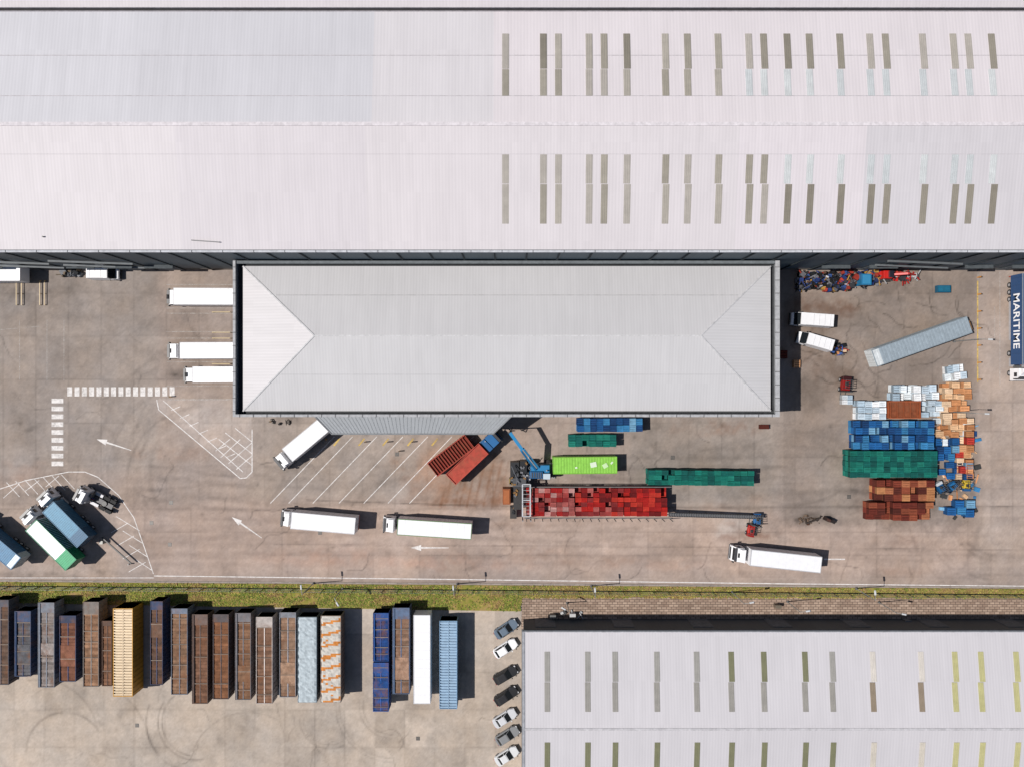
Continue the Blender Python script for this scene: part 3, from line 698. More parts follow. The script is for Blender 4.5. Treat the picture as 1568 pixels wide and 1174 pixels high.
to=bpy.data.objects.new('lettering',cu);scene.collection.objects.link(to);to.parent=tr;to.location=(-1.2,-1.45,2.6);to.rotation_euler=(math.pi/2,0,0);to.scale=(.84,.8,1)
mt,nt,b=newmat('lettering_white');b.inputs['Base Color'].default_value=(.85,.86,.88,1);cu.materials.append(mt)
# bulk trailers
wallc2=None
def open_trailer(px0,px1,py0,py1,wallc,loadc,style='open',h=3.9,z0=1.2):
    cx=(px0+px1)/2; loc,L,hd=seg(cx,py0,cx,py1,h); w=(px1-px0)*S*(1-h/H); m=MB(); hw=w/2; t=.10; a=-L/2;b=L/2
    fz=h-.20 if style=='open' else h-.25
    dkc=tuple(c*.75 for c in wallc); mw='rusty' if style=='open' else 'metal'
    m.box(a,b,-hw+t,hw-t,z0+.05,fz,'dirty' if style=='open' else 'metal',loadc)
    for s_ in(-1,1):
        m.box(a,b,s_*(hw-t/2)-t/2,s_*(hw-t/2)+t/2,z0,h,mw,wallc)
        x=a+.5
        while x<b-.3:
            m.box(x,x+.09,s_*(hw+.03)-.03,s_*(hw+.03)+.03,z0,h-.05,mw,dkc); x+=.9
    for x in(a,b-t): m.box(x,x+t,-hw+t,hw-t,z0,h-.02,mw,wallc)
    if style=='open':
        n=random.randint(2,5)
        for i in range(n):
            x=a+L*(i+.7+random.uniform(-.2,.2))/(n+.4); m.box(x-.06,x+.06,-hw+t,hw-t,h-.12,h-.03,mw,jit(C(150,136,124),.3))
        for k in range(int(L/.62)):
            x=a+.2+k*.62; m.box(x,x+.44,-hw+t+.05,hw-t-.05,fz,fz+random.uniform(.01,.06),'dirty',jit(loadc,.3))
        m.box(a+.1,b-.1,-.07,.07,fz+.02,fz+.10,mw,jit(tuple(v*1.35 for v in wallc),.2))
        if random.random()<.6:
            sd=random.choice([-1,1]);m.cyl((0,sd*(hw-.3),h-.05),.14,L-.3,'x',8,'matte',jit(tuple(v*1.2 for v in wallc),.2))
        p0_=b-random.uniform(.8,2.5); m.box(p0_,b-t,-hw+t,hw-t,fz,h-.06,mw,jit(wallc,.3))
        if random.random()<.6:
            x=random.uniform(a+1,b-6); m.box(x,x+random.uniform(1.5,4),-hw+t+.04,hw-t-.04,fz+.02,h-.08,'dirty',jit(tuple(v*1.25 for v in loadc),.2))
    elif style=='ribbed':
        k=a+.2
        while k<b-.2: m.box(k,k+.26,-hw+t,hw-t,fz,h-.03,'metal',jit(loadc,.08)); k+=.5
        m.box(a+.1,b-.1,-.04,.04,h-.02,h+.03,'metal',loadc)
    elif style=='tarp':
        nx_=44;ny_=8;vs=[]
        for i in range(nx_+1):
            for j in range(ny_+1):
                ridge=.12*math.sin(i*1.55+random.uniform(-.5,.5))+random.uniform(-.05,.05)
                e=0 if 0<j<ny_ else -.12
                vs.append((a+.06+(L-.12)*i/nx_,-hw-.03+(w+.06)*j/ny_,h+.03+ridge*(.9 if 0<j<ny_ else .25)+e))
        for i in range(nx_):
            for j in range(ny_):
                q=i*(ny_+1)+j; c=loadc
                if wallc2 and (math.sin(i*1.1+.35*j)>.72 or random.random()<.04): c=wallc2
                m.add([vs[q],vs[q+ny_+1],vs[q+ny_+2],vs[q+1]],[(0,1,2,3)],'matte',jit(c,.06))
    if z0>.8: m.box(a+.4,b-.2,-.5,.5,.85,1.19,'metal',(.06,.06,.07))
    add_trailer_axles(m,a,3,1.5)
    for s_ in(-1,1): m.box(b-3.2,b-3.0,s_*.9-.08,s_*.9+.08,.0,1.2,'metal',(.15,.15,.15))
    m.box(a-.25,a,-hw+.2,hw-.2,1.0,1.15,'metal',C(70,84,104))
    return m.obj('bulk_trailer' if style!='ribbed' else 'ribbed_roof_trailer',loc,hd)
def u(r,g,b,k=1.0): return C(r,g,b,.95*k)
lst=[(-12,13,918,1048,u(88,88,98),u(104,84,72)),(22,47,935,1035,u(56,72,102),u(96,96,100)),(58,83,922,1052,u(126,132,142),u(138,130,126)),(91,116,942,1043,u(54,66,98),u(122,82,66)),
(127,151,921,1051,u(138,130,124),u(150,116,92)),(156,171,950,1050,u(102,78,66),u(130,94,72)),(230,249,920,1048,u(50,64,94),u(104,82,70)),(262,287,931,1063,u(106,116,132),u(138,108,86)),
(294,318,940,1077,u(100,84,78),u(120,88,70)),(326,350,940,1070,u(96,88,90),u(136,94,68)),(360,384,938,1071,u(114,112,116),u(132,100,78)),(392,417,944,1077,u(198,188,182),u(128,98,80)),
(428,453,937,1067,u(136,140,148),u(148,120,100)),(601,627,930,1062,u(94,112,140),u(142,114,96))]
for t in lst: open_trailer(*t)
open_trailer(173,203,931,1066,C(206,150,40),C(214,192,160),'ribbed',z0=.3)
open_trailer(673,700,950,1085,C(130,168,202),C(162,192,218),'ribbed')
open_trailer(456,485,944,1075,C(110,126,136),C(196,208,214),'tarp')
wallc2=C(220,142,70)
open_trailer(491,522,942,1075,C(130,112,100),C(216,211,202),'tarp')
wallc2=None
open_trailer(571,595,938,1012,C(40,84,152),C(38,74,132)); open_trailer(571,595,1014,1089,C(40,88,160),C(44,84,146))
loc,L,hd=seg(646,941,646,1077,3.9);m=MB();add_box_trailer(m,-L/2,L/2,3.0,3.9,WH);add_trailer_axles(m,-L/2)
for s_ in(-1,1): m.box(L/2-3.2,L/2-3.0,s_*.9-.08,s_*.9+.08,.0,1.2,'metal',(.15,.15,.15))
m.obj('box_trailer',loc,hd,.05)
loc,L,hd=seg(1485,497,1339,549,3.9);m=MB()
add_container(m,-L/2,L/2,3.1,1.2,3.9,C(160,174,184),C(232,238,240),-1.3,C(166,180,190),rib=.6);add_trailer_axles(m,-L/2);m.box(-L/2+.4,L/2-.2,-.5,.5,.8,1.19,'metal',(.06,.06,.06))
m.box(L/2,L/2+.6,-1.1,.6,1.2,3.3,'metal',C(150,110,70))
for s_ in(-1,1): m.box(L/2-3.2,L/2-3.0,s_*.9-.08,s_*.9+.08,.0,1.2,'metal',(.15,.15,.15))
m.obj('container_trailer',loc,hd,.03)
# cars
def car(px,py,ang,colr,L=4.7,W=1.95,hatch=False):
    m=MB(); a=L/2; w=W/2
    plan=[(-a+.35,-w),(a-.75,-w),(a-.25,-w+.22),(a,-w+.6),(a,w-.6),(a-.25,w-.22),(a-.75,w),(-a+.35,w),(-a,w-.35),(-a,-w+.35)]
    m.prism(plan,.28,.72,'paint',colr)
    n=len(plan)
    vs=[(x,y,.72) for x,y in plan]+[(x*.97,y*.93,.95 if x<a*.3 else .86) for x,y in plan]
    m.add(vs,[tuple(range(n,2*n))]+[(i,(i+1)%n,(i+1)%n+n,i+n) for i in range(n)],'paint',colr)
    f=a*.42; r=-a*.86 if hatch else -a*.72
    m.hexa([(r,-w+.12,.92),(f,-w+.12,.9),(f,w-.12,.9),(r,w-.12,.92),(r+.55,-w+.30,1.42),(f-.85,-w+.30,1.43),(f-.85,w-.30,1.43),(r+.55,w-.30,1.42)],'glass',(.012,.015,.018))
    m.hexa([(r+.50,-w+.30,1.42),(f-.80,-w+.30,1.42),(f-.80,w-.30,1.42),(r+.50,w-.30,1.42),(r+.7,-w+.36,1.50),(f-1.0,-w+.36,1.5),(f-1.0,w-.36,1.5),(r+.7,w-.36,1.5)],'paint',colr)
    for s_ in(-1,1):
        m.beam((f,s_*(w-.13),.92),(f-.85,s_*(w-.31),1.44),.09,.07,'paint',colr);m.beam((r,s_*(w-.13),.94),(r+.55,s_*(w-.31),1.43),.1,.08,'paint',colr)
        m.beam((-.25,s_*(w-.13),.94),(-.25,s_*(w-.30),1.43),.09,.04,'paint',colr)
        m.wheel(a-.9,s_*(w-.1),.33,.22);m.wheel(-a+.85,s_*(w-.1),.33,.22)
        m.box(f-.25,f-.05,s_*(w+.06)-.09,s_*(w+.06)+.09,.92,1.06,'paint',colr)
        m.box(a-.35,a-.03,s_*(w-.42)-.17,s_*(w-.42)+.17,.66,.80,'glass',(.6,.6,.62)); m.box(-a-.01,-a+.12,s_*(w-.42)-.16,s_*(w-.42)+.16,.7,.85,'glass',(.35,.02,.02))
    m.box(a-.02,a+.03,-.5,.5,.4,.6,'matte',(.03,.03,.03))
    p=P(px,py,1.0); return m.obj('parked_car',(p.x,p.y,0),math.radians(ang),.06)
for px,py,an,c,h_ in((775,963,34,C(106,122,138),0),(774,993,32,WH,1),(774,1034,30,(.02,.02,.022),1),(775,1066,33,(.018,.018,.02),1),(773,1100,32,C(214,216,220),0),(777,1127,32,C(140,142,144),1),(776,1158,32,C(226,228,230),0)):
    car(px,py,an,c,hatch=h_)
def van(px,py,ang,L=6.6,W=2.3,name='delivery_van'):
    m=MB();a=L/2;w=W/2
    m.box(-a,a-1.3,-w,w,.45,2.5,'paint',WH,ins=(.03,.1,.12))
    m.hexa([(a-1.4,-w,.45),(a-.1,-w+.1,.45),(a-.1,w-.1,.45),(a-1.4,w,.45),(a-1.4,-w,1.35),(a-.15,-w+.15,1.1),(a-.15,w-.15,1.1),(a-1.4,w,1.35)],'paint',WH)
    m.hexa([(a-1.45,-w+.06,1.3),(a-.55,-w+.12,1.18),(a-.55,w-.12,1.18),(a-1.45,w-.06,1.3),(a-2.0,-w+.2,2.35),(a-1.42,-w+.2,2.3),(a-1.42,w-.2,2.3),(a-2.0,w-.2,2.35)],'glass',(.012,.015,.018))
    for s_ in(-1,1):
        m.wheel(a-1.0,s_*(w-.14),.36,.25);m.wheel(-a+1.3,s_*(w-.14),.36,.25)
        m.box(a-1.5,a-1.3,s_*(w+.12)-.1,s_*(w+.12)+.1,1.3,1.65,'paint',(.03,.03,.03))
        m.box(-a+.2,a-2.2,s_*(w-.15)-.02,s_*(w-.15)+.02,2.48,2.54,'paint',C(190,190,194))
        m.box(a-.25,a-.05,s_*(w-.4)-.2,s_*(w-.4)+.2,.75,1.0,'glass',(.6,.6,.6))
    m.box(a-.12,a+.02,-w+.2,w-.2,.35,.65,'matte',(.05,.05,.05))
    for k in range(4): m.box(-a+.6+k*1.0,-a+.66+k*1.0,-w+.25,w-.25,2.5,2.53,'paint',C(200,200,204))
    p=P(px,py,2.4);return m.obj(name,(p.x,p.y,0),math.radians(ang),.07)
van(1246,489,176,L=7.3,W=2.45); van(1251,522,164,L=6.2,W=2.3)
# ------------------------------------------------------------ crate stacks
def crates(name,a,b,c,d,h,pal,cw=1.2,ch=1.0,rz=0,rag=.12,layers=None,slats=3,jitter=.04,dens=1.0,var=.18,depth=.16):
    p=P((a+c)/2,(b+d)/2,h); k=S*(1-h/H); W=(c-a)*k;D=(d-b)*k
    nx=max(1,round(W/cw));ny=max(1,round(D/ch));sx=W/nx;sy=D/ny; nl=layers or max(1,round(h/1.0)); lh=h/nl; m=MB()
    for i in range(nx):
        for j in range(ny):
            if random.random()>dens: continue
            top=nl if random.random()>rag else nl-1
            if top<1: top=1
            for l in range(top):
                if l<top-1 and 0<i<nx-1 and 0<j<ny-1: continue
                cx=-W/2+(i+.5)*sx+random.uniform(-jitter,jitter);cy=-D/2+(j+.5)*sy+random.uniform(-jitter,jitter)
                r=random.gauss(0,.02); q=jit(random.choice(pal),var); w_=sx*.475;d_=sy*.475;z0=l*lh;z1=z0+lh-.04
                M=Matrix.Translation((cx,cy,0))@Matrix.Rotation(r,4,'Z')
                def bx(x0,x1,y0,y1,za,zb,cc):
                    m.hexa([M@Vector(v) for v in [(x0,y0,za),(x1,y0,za),(x1,y1,za),(x0,y1,za),(x0,y0,zb),(x1,y0,zb),(x1,y1,zb),(x0,y1,zb)]],'matte',cc)
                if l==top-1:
                    dz=depth; dq=tuple(v*.55 for v in q)  # crate floor colour darkened to paint the shade between the slats
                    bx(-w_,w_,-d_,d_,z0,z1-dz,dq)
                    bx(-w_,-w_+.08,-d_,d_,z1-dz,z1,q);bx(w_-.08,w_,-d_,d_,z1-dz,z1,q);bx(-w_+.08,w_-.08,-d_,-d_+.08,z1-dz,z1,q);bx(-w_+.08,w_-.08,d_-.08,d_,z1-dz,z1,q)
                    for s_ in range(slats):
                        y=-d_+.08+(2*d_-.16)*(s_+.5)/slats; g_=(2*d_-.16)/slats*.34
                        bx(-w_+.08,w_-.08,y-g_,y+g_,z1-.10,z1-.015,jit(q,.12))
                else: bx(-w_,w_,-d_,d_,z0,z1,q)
    return m.obj(name,(p.x,p.y,0),rz)
RED=[C(190,34,28),C(170,28,28),C(142,26,26),C(204,56,42),C(120,24,26)]
PNK=[C(172,70,66),C(196,104,98),C(150,50,50),C(208,156,150),C(180,40,38),C(160,84,80)]
BLU=[C(30,96,158,.9),C(26,82,138,.9),C(56,126,176,.9),C(22,66,116,.9),C(116,164,196,.9)]
TEA=[C(16,114,100,.9),C(12,100,92,.9),C(28,126,110,.9),C(12,88,82,.9)]
ORG=[C(230,172,124,.9),C(218,154,106,.9),C(234,192,150,.9),C(200,138,92,.9),C(236,204,170,.9)]
BRN=[C(138,64,46),C(118,50,38),C(154,80,56),C(98,44,34),C(176,110,76)]
WHT=[C(222,230,235,.95),C(196,212,224,.95),C(236,238,240,.95),C(176,196,211,.95)]
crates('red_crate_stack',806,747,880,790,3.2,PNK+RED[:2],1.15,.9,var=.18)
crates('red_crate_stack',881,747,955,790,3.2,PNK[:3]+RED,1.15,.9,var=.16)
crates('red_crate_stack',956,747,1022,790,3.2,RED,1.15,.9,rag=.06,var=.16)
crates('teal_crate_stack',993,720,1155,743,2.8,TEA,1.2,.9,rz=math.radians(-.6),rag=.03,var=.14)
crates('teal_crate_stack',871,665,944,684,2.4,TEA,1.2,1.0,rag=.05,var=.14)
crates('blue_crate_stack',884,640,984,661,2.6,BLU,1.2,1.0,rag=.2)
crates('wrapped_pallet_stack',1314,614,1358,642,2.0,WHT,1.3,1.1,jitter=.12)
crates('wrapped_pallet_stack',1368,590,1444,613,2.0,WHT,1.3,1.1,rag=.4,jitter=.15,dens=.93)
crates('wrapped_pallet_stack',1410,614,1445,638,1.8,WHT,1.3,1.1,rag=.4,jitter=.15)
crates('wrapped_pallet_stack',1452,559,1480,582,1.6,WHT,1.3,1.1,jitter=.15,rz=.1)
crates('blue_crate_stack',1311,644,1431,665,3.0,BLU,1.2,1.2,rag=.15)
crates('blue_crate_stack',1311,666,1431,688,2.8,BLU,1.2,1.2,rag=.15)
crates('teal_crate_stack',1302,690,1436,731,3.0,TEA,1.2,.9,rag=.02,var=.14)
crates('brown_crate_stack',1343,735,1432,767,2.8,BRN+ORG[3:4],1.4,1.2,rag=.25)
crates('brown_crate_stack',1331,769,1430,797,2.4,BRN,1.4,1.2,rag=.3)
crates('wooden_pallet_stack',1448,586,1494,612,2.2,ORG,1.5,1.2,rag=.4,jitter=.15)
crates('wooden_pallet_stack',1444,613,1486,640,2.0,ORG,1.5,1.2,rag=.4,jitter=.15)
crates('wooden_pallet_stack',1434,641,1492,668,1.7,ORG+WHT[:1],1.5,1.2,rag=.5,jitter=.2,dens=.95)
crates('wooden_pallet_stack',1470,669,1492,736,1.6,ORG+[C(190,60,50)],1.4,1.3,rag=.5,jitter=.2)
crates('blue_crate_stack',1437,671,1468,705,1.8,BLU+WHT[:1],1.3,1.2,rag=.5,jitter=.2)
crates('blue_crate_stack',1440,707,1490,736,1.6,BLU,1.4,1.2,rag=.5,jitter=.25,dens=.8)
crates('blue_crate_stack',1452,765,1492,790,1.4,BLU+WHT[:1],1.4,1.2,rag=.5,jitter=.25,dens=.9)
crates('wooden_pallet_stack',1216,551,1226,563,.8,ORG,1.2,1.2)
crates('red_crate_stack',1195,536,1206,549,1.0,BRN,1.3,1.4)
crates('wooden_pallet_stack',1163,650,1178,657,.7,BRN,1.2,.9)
def debris(name,a,b,c,d,n,pal,smin,smax,hmax,long=.25):
    m=MB(); p0=P((a+c)/2,(b+d)/2)
    for i in range(n):
        p=P(random.uniform(a,c),random.uniform(b,d))-p0; s_=random.uniform(smin,smax)
        hh=random.uniform(.1,hmax)
        if random.random()<long: dims=(s_*2.4,.15,.15); z=random.uniform(.1,hmax)
        else: dims=(s_,s_*random.uniform(.4,1),hh); z=hh/2
        m.obox((p.x,p.y,z),dims,random.uniform(0,3.14),'matte',jit(random.choice(pal),.25),ry=random.gauss(0,.1) if dims[1]==.15 else 0)
    return m.obj(name,p0)
MIX=[C(40,60,120),C(170,60,46),C(60,60,64),C(30,30,34),C(190,190,195),C(180,140,70),C(60,90,150),C(110,80,64),C(26,28,30),C(90,90,96),C(34,36,40),C(44,60,104),C(120,120,126),C(24,24,26)]
debris('scrap_pile',1218,418,1300,445,260,MIX,.3,.85,1.4)
debris('scrap_pile',1300,416,1345,438,60,MIX,.4,1.0,1.3)
debris('scrap_pile',1340,420,1402,428,50,[C(200,40,36),C(180,60,50),C(60,60,64),C(190,190,190)],.4,1.2,1.1,.5)
debris('pallet_debris',1435,640,1496,795,60,ORG+BLU+[C(60,60,60)],.4,1.2,.5)
debris('rubble_pile',1272,528,1292,542,35,MIX+ORG,.3,.8,.8)
debris('rubble_pile',1222,788,1258,802,26,[C(60,52,46),C(90,74,62),C(120,100,84)],.15,.5,.2)
debris('scrap_pile',97,412,128,423,30,[C(150,152,156),C(90,92,96),C(50,52,56),C(130,115,96)],.4,1.1,1.3)
debris('scrap_pile',412,642,446,649,9,[C(60,58,58),C(120,112,106)],.3,.7,.5)
debris('rubble_pile',860,936,890,942,10,[C(190,190,190),C(90,90,90)],.3,.8,.6)
m=MB();r=C(205,40,34)
m.box(-.6,.9,-.7,.7,.5,1.9,'paint',r);m.box(.2,.9,-.6,.6,1.9,2.5,'glass',(.02,.02,.03));m.box(-1.2,1.2,-1.1,-.7,.0,.6,'rubber',(.04,.04,.04));m.box(-1.2,1.2,.7,1.1,.0,.6,'rubber',(.04,.04,.04))
m.beam((.8,0,1.6),(3.2,0,3.0),.4,.4,'paint',r);m.beam((3.2,0,3.0),(5.4,0,1.4),.3,.3,'paint',r);m.beam((5.4,0,1.4),(6.2,0,.6),.7,.5,'metal',(.3,.3,.3))
p=P(1350,423);m.obj('mini_excavator',(p.x,p.y,0),0,.04)
m=MB();m.box(-.9,.9,-1,1,.1,2.0,'paint',C(40,120,165));m.box(-.7,.7,-.8,.8,2.0,2.08,'paint',C(60,140,185));m.box(-.9,.9,-1.02,-1,.4,1.6,'matte',(.05,.05,.05));p=P(1327,428,2);m.obj('blue_cabinet',(p.x,p.y,0),0,.04)
m=MB();m.box(-1.2,1.2,-.7,.6,.1,.9,'paint',C(20,90,120));m.box(-1.05,1.05,-.5,.5,.9,.93,'matte',C(30,110,140));m.box(-1.2,-1.1,-.7,.6,.0,.1,'matte',(.05,.05,.05));m.box(1.1,1.2,-.7,.6,.0,.1,'matte',(.05,.05,.05));p=P(1446,442,.9);m.obj('blue_bin',(p.x,p.y,0),0,.03)
def skip(name,fx,fy,rx,ry,w,h,colr,inner,rib=.6,z0=.25,depth=.9):
    loc,L,hd=seg(fx,fy,rx,ry,h);m=MB();a=-L/2;b=L/2;hw=w/2
    m.box(a,b,-hw,hw,z0,h-depth,'rusty',colr)
    m.box(a+.1,b-.1,-hw+.1,hw-.1,h-depth,h-depth+.12,'dirty',inner)
    for s_ in(-1,1):
        m.box(a,b,s_*(hw-.05)-.05,s_*(hw-.05)+.05,h-depth,h,'rusty',colr); x=a+.1
        m.box(a,b,s_*(hw-.02)-.09,s_*(hw-.02)+.09,h-.02,h+.09,'rusty',tuple(c*1.15 for c in colr))
        while x<b: m.box(x,x+.1,s_*(hw+.05)-.05,s_*(hw+.05)+.05,z0,h-.03,'rusty',tuple(c*.8 for c in colr)); x+=rib
    for x in(a,b-.1): m.box(x,x+.1,-hw+.1,hw-.1,h-depth,h,'rusty',colr)
    x=a+.5
    while x<b-.3: m.box(x,x+.16,-hw+.1,hw-.1,h-.25,h-.05,'rusty',tuple(c*.85 for c in colr)); x+=rib
    for s_ in(-1,1): m.box(a+.2,b-.2,s_*.5-.08,s_*.5+.08,0,z0,'metal',(.1,.1,.1))
    return m.obj(name,loc,hd)
skip('skip_container',719,675,662,719,2.9,2.6,C(166,66,52),C(134,54,46),.55,depth=.5)
skip('skip_container',1361,627,1410,627,3.0,2.2,C(168,88,52),C(146,82,54),1.2,depth=.4)
loc,L,hd=seg(764,664,690,734,3.2);m=MB();f=L/2;
add_cab(m,f-.2,2.6,C(38,106,164),h=2.9,defl=0);m.box(f-3.6,f-2.6,-1.2,1.2,1.0,2.6,'paint',C(34,94,148));add_tractor_chassis(m,f-.2,f-6)
rc=C(190,78,62);a=-L/2;b=f-3.8
m.box(a,b,-1.25,1.25,1.2,3.0,'rusty',rc);m.box(a,b,-1.32,-1.2,2.9,3.2,'metal',rc);m.box(a,b,1.2,1.32,2.9,3.2,'metal',rc);m.box(a,a+.12,-1.2,1.2,2.9,3.2,'metal',rc);m.box(b-.12,b,-1.2,1.2,2.9,3.2,'metal',rc)
add_trailer_axles(m,a,2,1.2)
m.obj('skip_lorry',loc,hd,.04)
loc,L,hd=seg(945,711.5,847,712.5,2.9);m=MB();lg=C(140,205,70)
add_container(m,-L/2,L/2,3.05,.1,2.9,lg,roofc=C(150,216,84),rib=.5)
m.obox((1.5,.1,2.93),(1.1,.9,.03),.2,'paint',C(225,240,215));m.obox((3.6,-.1,2.93),(.9,.8,.03),.5,'paint',C(205,235,180));m.obox((4.8,.4,2.93),(.5,.3,.03),.9,'paint',C(225,240,215));m.obox((-1.6,-.4,2.93),(.4,.3,.03),.2,'paint',C(225,240,215))
m.obj('green_shipping_container',loc,hd,.02)
p0=P(826,716);m=MB();bl=C(44,128,180);db=C(30,92,140)
for sx in(-1.6,1.6):
    for sy in(-1.35,1.35): m.wheel(sx,sy,.65,.5)
m.box(-2.2,2.2,-1.0,1.0,.7,1.2,'metal',(.08,.08,.09));m.cyl((0,0,1.35),1.0,.3,'z',18,'metal',(.1,.1,.1))
m.box(-1.9,1.9,-1.7,.9,1.5,2.6,'paint',bl,ins=(.2,.2,.1));m.box(-1.9,.6,-1.6,-.2,2.6,3.0,'paint',db,ins=(.2,.1,.1));m.box(.5,1.9,-1.7,-.5,2.6,3.4,'glass',(.02,.03,.04),ins=(.1,.2,.1));m.box(.55,1.8,-1.6,-.6,3.4,3.46,'paint',C(200,215,225))
for k in range(5): m.box(-1.5+k*.4,-1.3+k*.4,-1.4,-.4,3.0,3.05,'metal',(.06,.06,.06))
m.cyl((1.2,-.1,2.8),.12,.8,'z',8,'metal',(.4,.4,.4))
for sx in(-2.6,2.6):
    for sy in(-1.6,1.6): m.beam((sx*.7,sy*.6,.8),(sx,sy,.3),.25,.25,'metal',(.2,.2,.2));m.box(sx-.3,sx+.3,sy-.3,sy+.3,0,.3,'metal',(.3,.3,.3))
e=P(781,662,7.0)-p0; bse=Vector((-.6,.3,2.6)); mid=bse.lerp(e,.55)+Vector((0,0,1.4))
m.beam(bse+Vector((.25,.2,0)),mid+Vector((.2,.16,0)),.35,.6,'paint',C(64,154,204));m.beam(bse+Vector((-.25,-.2,0)),mid+Vector((-.2,-.16,0)),.35,.6,'paint',bl)
m.beam(mid,e,.55,.5,'paint',C(58,146,200));m.beam(bse+Vector((0,0,.2)),bse.lerp(mid,.6)+Vector((0,0,.5)),.18,.18,'metal',(.6,.6,.6))
m.beam(e,e+Vector((.2,.1,-3)),.2,.2,'metal',(.1,.1,.1))
for k in range(5):
    an=k*1.256; q_=e+Vector((.2,.1,-3)); m.beam(q_,q_+Vector((.7*math.cos(an),.7*math.sin(an),-.7)),.16,.12,'metal',(.12,.12,.12)); m.beam(q_+Vector((.7*math.cos(an),.7*math.sin(an),-.7)),q_+Vector((.2*math.cos(an),.2*math.sin(an),-1.5)),.14,.1,'metal',(.12,.12,.12))
m.obj('material_handler',p0,0,.04)
p0=P(797,752);m=MB();st_=C(48,50,54)
def L_(px,py,z=0): return P(px,py,z)-p0
for px in(800,812):
    for py in(741,765,790):
        q_=L_(px,py); m.box(q_.x-.1,q_.x+.1,q_.y-.1,q_.y+.1,0,4.2,'metal',C(150,152,156))
for py in(741,765,790): m.beam(L_(800,py,4),L_(812,py,4),.2,.2,'metal',C(190,192,196))
for px in(800,812): m.beam(L_(px,741,4.05),L_(px,790,4.05),.22,.22,'metal',C(210,212,216))
for i in range(8): m.beam(L_(800,744+i*6,4.1),L_(812,744+i*6,4.1),.08,.08,'metal',C(170,170,170))
m.beam(L_(800,741,4),L_(812,765,4),.08,.08,'metal',st_)
for (px,py,sx,sy,z,cc) in((788,720,1.6,3.6,2.4,C(40,42,46)),(795,735,2.4,1.6,2.9,C(84,86,90)),(801,712,1.2,2.2,3.1,C(30,32,36)),(784,735,1.0,1.2,2.0,C(150,130,60)),(792,760,1.4,4.0,2.0,C(60,58,58)),(806,728,1.4,1.0,2.2,C(180,182,186)),(786,782,1.2,2.2,1.4,C(70,66,64)),(812,752,.6,2.4,2.6,C(110,112,116))):
    q_=L_(px,py); m.box(q_.x-sx/2,q_.x+sx/2,q_.y-sy/2,q_.y+sy/2,.1,z,'metal',cc); 
    for k in range(4): m.obox((q_.x+random.uniform(-sx/2,sx/2),q_.y+random.uniform(-sy/2,sy/2),z+.1),(.3,.5,.25),random.random()*3,'metal',jit(random.choice([C(120,120,124),C(40,40,44),C(150,110,60)]),.2))
q_=L_(776,757);m.box(q_.x-.75,q_.x+.75,q_.y-1.5,q_.y+1.5,.1,2.2,'metal',C(160,88,44),ins=(.1,.1,.1));m.box(q_.x-.5,q_.x+.5,q_.y-1.2,q_.y+1.2,2.2,2.3,'metal',C(180,104,56))
for i in range(14):
    a_=L_(random.uniform(782,814),random.uniform(704,744),random.uniform(2,3.6));b_=L_(random.uniform(782,814),random.uniform(704,744),random.uniform(1,3.6));m.beam(a_,b_,.1,.1,'metal',jit(C(100,102,108),.5))
for s_ in(745,792.5): m.beam(L_(803,s_,2.6),L_(1028,s_,2.6),.16,.25,'metal',C(130,126,124))
for i in range(19):
    q_=L_(806+i*12.2,793.5); m.box(q_.x-.06,q_.x+.06,q_.y-.06,q_.y+.06,0,2.6,'metal',C(110,108,106))
m.obj('sorting_plant',p0)
p0=P(1098,791);m=MB()
a_=P(1024,787,2.4)-p0;b_=P(1168,791,1.2)-p0
for o_ in(-.3,.3): m.beam(a_+Vector((0,o_,0)),b_+Vector((0,o_,0)),.12,.3,'metal',C(52,54,58))
m.beam(a_+Vector((0,0,.02)),b_+Vector((0,0,.02)),.45,.06,'rubber',(.14,.14,.145))
for i in range(40):
    q_=a_.lerp(b_,i/39);m.beam(q_+Vector((0,-.36,.2)),q_+Vector((0,.36,.2)),.08,.05,'metal',C(120,120,124))
for i in range(6):
    q_=a_.lerp(b_,(i+.5)/6)
    for o_ in(-.3,.3): m.beam(q_+Vector((0,o_,-.1)),Vector((q_.x,q_.y+o_,0)),.1,.1,'metal',C(90,90,94))
m.obj('conveyor',p0)
def small_loader(name,px,py,ang,c1,c2,mast=True):
    m=MB()
    m.box(-1.2,.8,-.6,.6,.4,1.2,'paint',c1,ins=(.1,.1,.05));m.box(-1.3,-.8,-.6,.6,.5,1.35,'paint',c2)
    for sx in(-.8,.6):
        for sy in(-.62,.62): m.wheel(sx,sy,.35,.25)
    for sx in(-.75,.45):
        for sy in(-.5,.5): m.box(sx-.04,sx+.04,sy-.04,sy+.04,1.2,2.2,'metal',(.05,.05,.05))
    for k in range(5): m.box(-.8+k*.31,-.72+k*.31,-.56,.56,2.2,2.27,'metal',(.08,.08,.08))
    for sy in(-.53,.53): m.box(-.8,.52,sy-.03,sy+.03,2.14,2.2,'metal',(.06,.06,.06))
    m.box(-.5,.0,-.25,.25,1.2,1.35,'matte',(.03,.03,.03))
    if mast:
        for sy in(-.35,.35): m.box(.85,1.0,sy-.07,sy+.07,.1,2.6,'metal',(.08,.08,.08));m.box(1.0,2.2,sy-.06,sy+.06,.1,.16,'metal',(.1,.1,.1))
        for z in(.5,1.4,2.5): m.box(.86,.98,-.35,.35,z,z+.1,'metal',(.1,.1,.1))
    p=P(px,py,1.5);return m.obj(name,(p.x,p.y,0),math.radians(ang),.03)
small_loader('forklift',1152,811,80,C(190,40,32),C(150,34,30));small_loader('forklift',1161,797,-90,C(40,110,170),C(30,80,130))
f_=small_loader('forklift',1297,590,-95,C(140,26,24),C(60,24,24));f_.scale=(1.25,1.25,1.1)
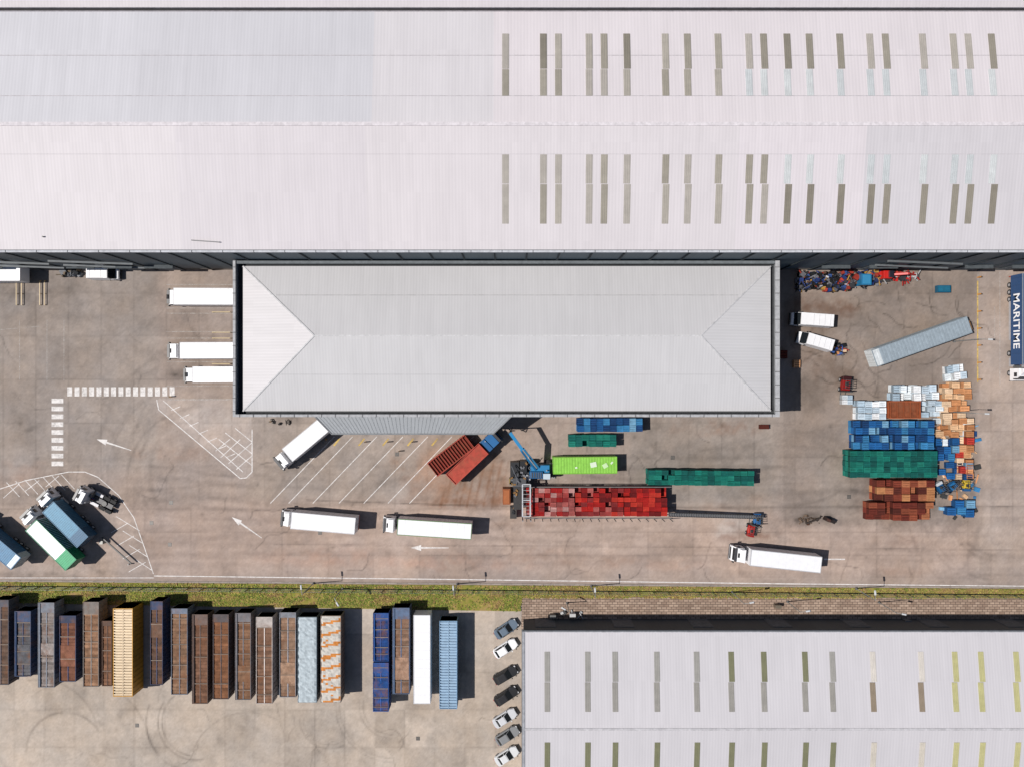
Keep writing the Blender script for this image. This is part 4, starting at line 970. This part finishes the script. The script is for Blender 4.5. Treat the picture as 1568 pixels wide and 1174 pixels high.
small_loader('forklift',1444,748,-60,C(30,90,140),C(200,205,210));small_loader('forklift',1462,744,40,C(40,110,165),C(30,60,90));small_loader('forklift',1483,741,90,C(210,180,60),C(40,90,140))
crates('wrapped_pallet_stack',1290,605,1306,619,1.2,WHT,1.1,1.0)
m=MB();m.beam((-1.2,-.4,.4),(1.2,.6,.6),.25,.25,'metal',C(70,60,54));m.beam((-1.2,-.4,.4),(-1.3,.4,.3),.2,.2,'metal',C(80,68,60));m.box(-1.0,-.6,-.7,-.3,0,.4,'metal',C(90,60,44));m.box(.6,1.0,.1,.5,0,.5,'metal',C(60,52,48));p=P(1243,797);m.obj('scrap_beam',(p.x,p.y,0))
m=MB();m.box(-1.0,.1,-.4,.3,.0,1.4,'metal',C(58,46,42),ins=(.1,.1,.1));m.box(.1,.9,-.2,.4,0,1.1,'metal',C(50,42,40));m.box(-.9,-.2,-.3,.1,1.4,1.5,'metal',C(90,60,50));p=P(1268,795);m.obj('scrap_bin',(p.x,p.y,0),-.5)
def rail(name,pts,c=C(205,160,60),z=.9,w=.1):
    m=MB()
    q=[P(x,y,z) for x,y in pts]
    for a,b in zip(q[:-1],q[1:]): m.beam(a,b,w,w,'paint',c)
    for a in q: m.box(a.x-.06,a.x+.06,a.y-.06,a.y+.06,0,z,'paint',c)
    return m.obj(name)
for xx in(25,33,61,68): rail('guard_rail',[(xx,430),(xx,450),(xx,467)],C(214,184,126),.35)
for yy in(478,509,518,557): rail('guard_rail',[(325,yy),(352,yy)],C(205,180,120),.6)
for yy in range(425,590,26): 
    m=MB();m.cyl((0,0,.55),.11,1.1,'z',10,'paint',C(222,150,50));m.cyl((0,0,1.12),.1,.05,'z',10,'paint',(.05,.05,.05));p=P(1497,yy);m.obj('bollard',(p.x,p.y,0))
for xx,yy in((415,645),(612,690),(560,676),(595,676),(632,676),(500,672),(262,607),(385,620)):
    m=MB();m.cyl((0,0,.55),.11,1.1,'z',10,'paint',C(222,170,50));m.cyl((0,0,1.12),.1,.05,'z',10,'paint',(.05,.05,.05));p=P(xx,yy);m.obj('bollard',(p.x,p.y,0))
m=MB();add_box_trailer(m,-4.5,4.5,2.6,3.6,WH);add_trailer_axles(m,-4.5,2);p=P(-8,419,3.6);m.obj('box_trailer',(p.x,p.y,0),0,.04)
van(154,418,0,L=5.2,W=2.1)
def lamp(px,py,ang,h=8,arm=1.6):
    m=MB();m.cyl((0,0,h/2),.09,h,'z',10,'metal',C(150,152,150),r2=.06);m.cyl((0,0,.2),.2,.4,'z',10,'metal',C(120,120,120))
    m.beam((0,0,h-.05),(arm,0,h+.15),.07,.07,'metal',C(150,152,150));m.box(arm-.1,arm+.75,-.16,.16,h+.08,h+.24,'paint',C(215,217,218),ins=(.05,.15,.05));m.box(arm,arm+.6,-.12,.12,h+.04,h+.08,'glass',(.6,.6,.55))
    p=P(px,py);m.obj('street_lamp',(p.x,p.y,0),math.radians(ang))
for px,py in((480,892),(700,893),(905,896),(1310,900)): lamp(px,py,95,7,1.0)
lamp(525,900,-60,6,.8);lamp(1460,523,-2,7,1.6);lamp(1455,630,-2,7,1.6);lamp(868,922,150,5,.8);lamp(1120,905,10,7,1);lamp(1205,920,10,6,1);lamp(1345,921,-10,6,1)
for px,py,c in((846,940,C(120,120,118)),(876,938,C(205,205,205)),(1385,948,C(140,140,140)),(1188,925,C(120,110,96))):
    p=P(px,py);m=MB();m.box(-.5,.5,-.25,.25,0,1.2,'metal',c);m.box(-.55,.55,-.3,.3,1.2,1.26,'metal',tuple(v*1.1 for v in c));m.box(-.02,.02,-.27,-.25,.1,1.1,'metal',(.05,.05,.05));m.obj('utility_cabinet',(p.x,p.y,.06))
# ------------------------------------------------------------ light, world, camera
el=math.atan(1/0.76); d=Vector((0.755,0.06,-1)).normalized()
sl=bpy.data.lights.new('sun','SUN');sl.energy=4.8;sl.angle=math.radians(.5);sl.color=(1,.955,.905)
so=bpy.data.objects.new('sun',sl);so.rotation_euler=d.to_track_quat('-Z','Y').to_euler();scene.collection.objects.link(so)
w=bpy.data.worlds.new('World');scene.world=w;w.use_nodes=True;nt=w.node_tree;bg=nt.nodes['Background']
sky=nt.nodes.new('ShaderNodeTexSky');sky.sky_type='NISHITA';sky.sun_disc=False;sky.sun_elevation=el;sky.sun_rotation=math.atan2(-.755,-.06);nt.links.new(sky.outputs[0],bg.inputs[0]);bg.inputs[1].default_value=.06
cam=bpy.data.cameras.new('camera');cam.sensor_width=36;cam.lens=36*H/(1568*S);cam.clip_end=6000
co_=bpy.data.objects.new('camera',cam);co_.location=(0,0,H);co_.rotation_euler=(0,0,0);scene.collection.objects.link(co_);scene.camera=co_
scene.view_settings.view_transform='Standard';scene.view_settings.look='None';scene.view_settings.exposure=0
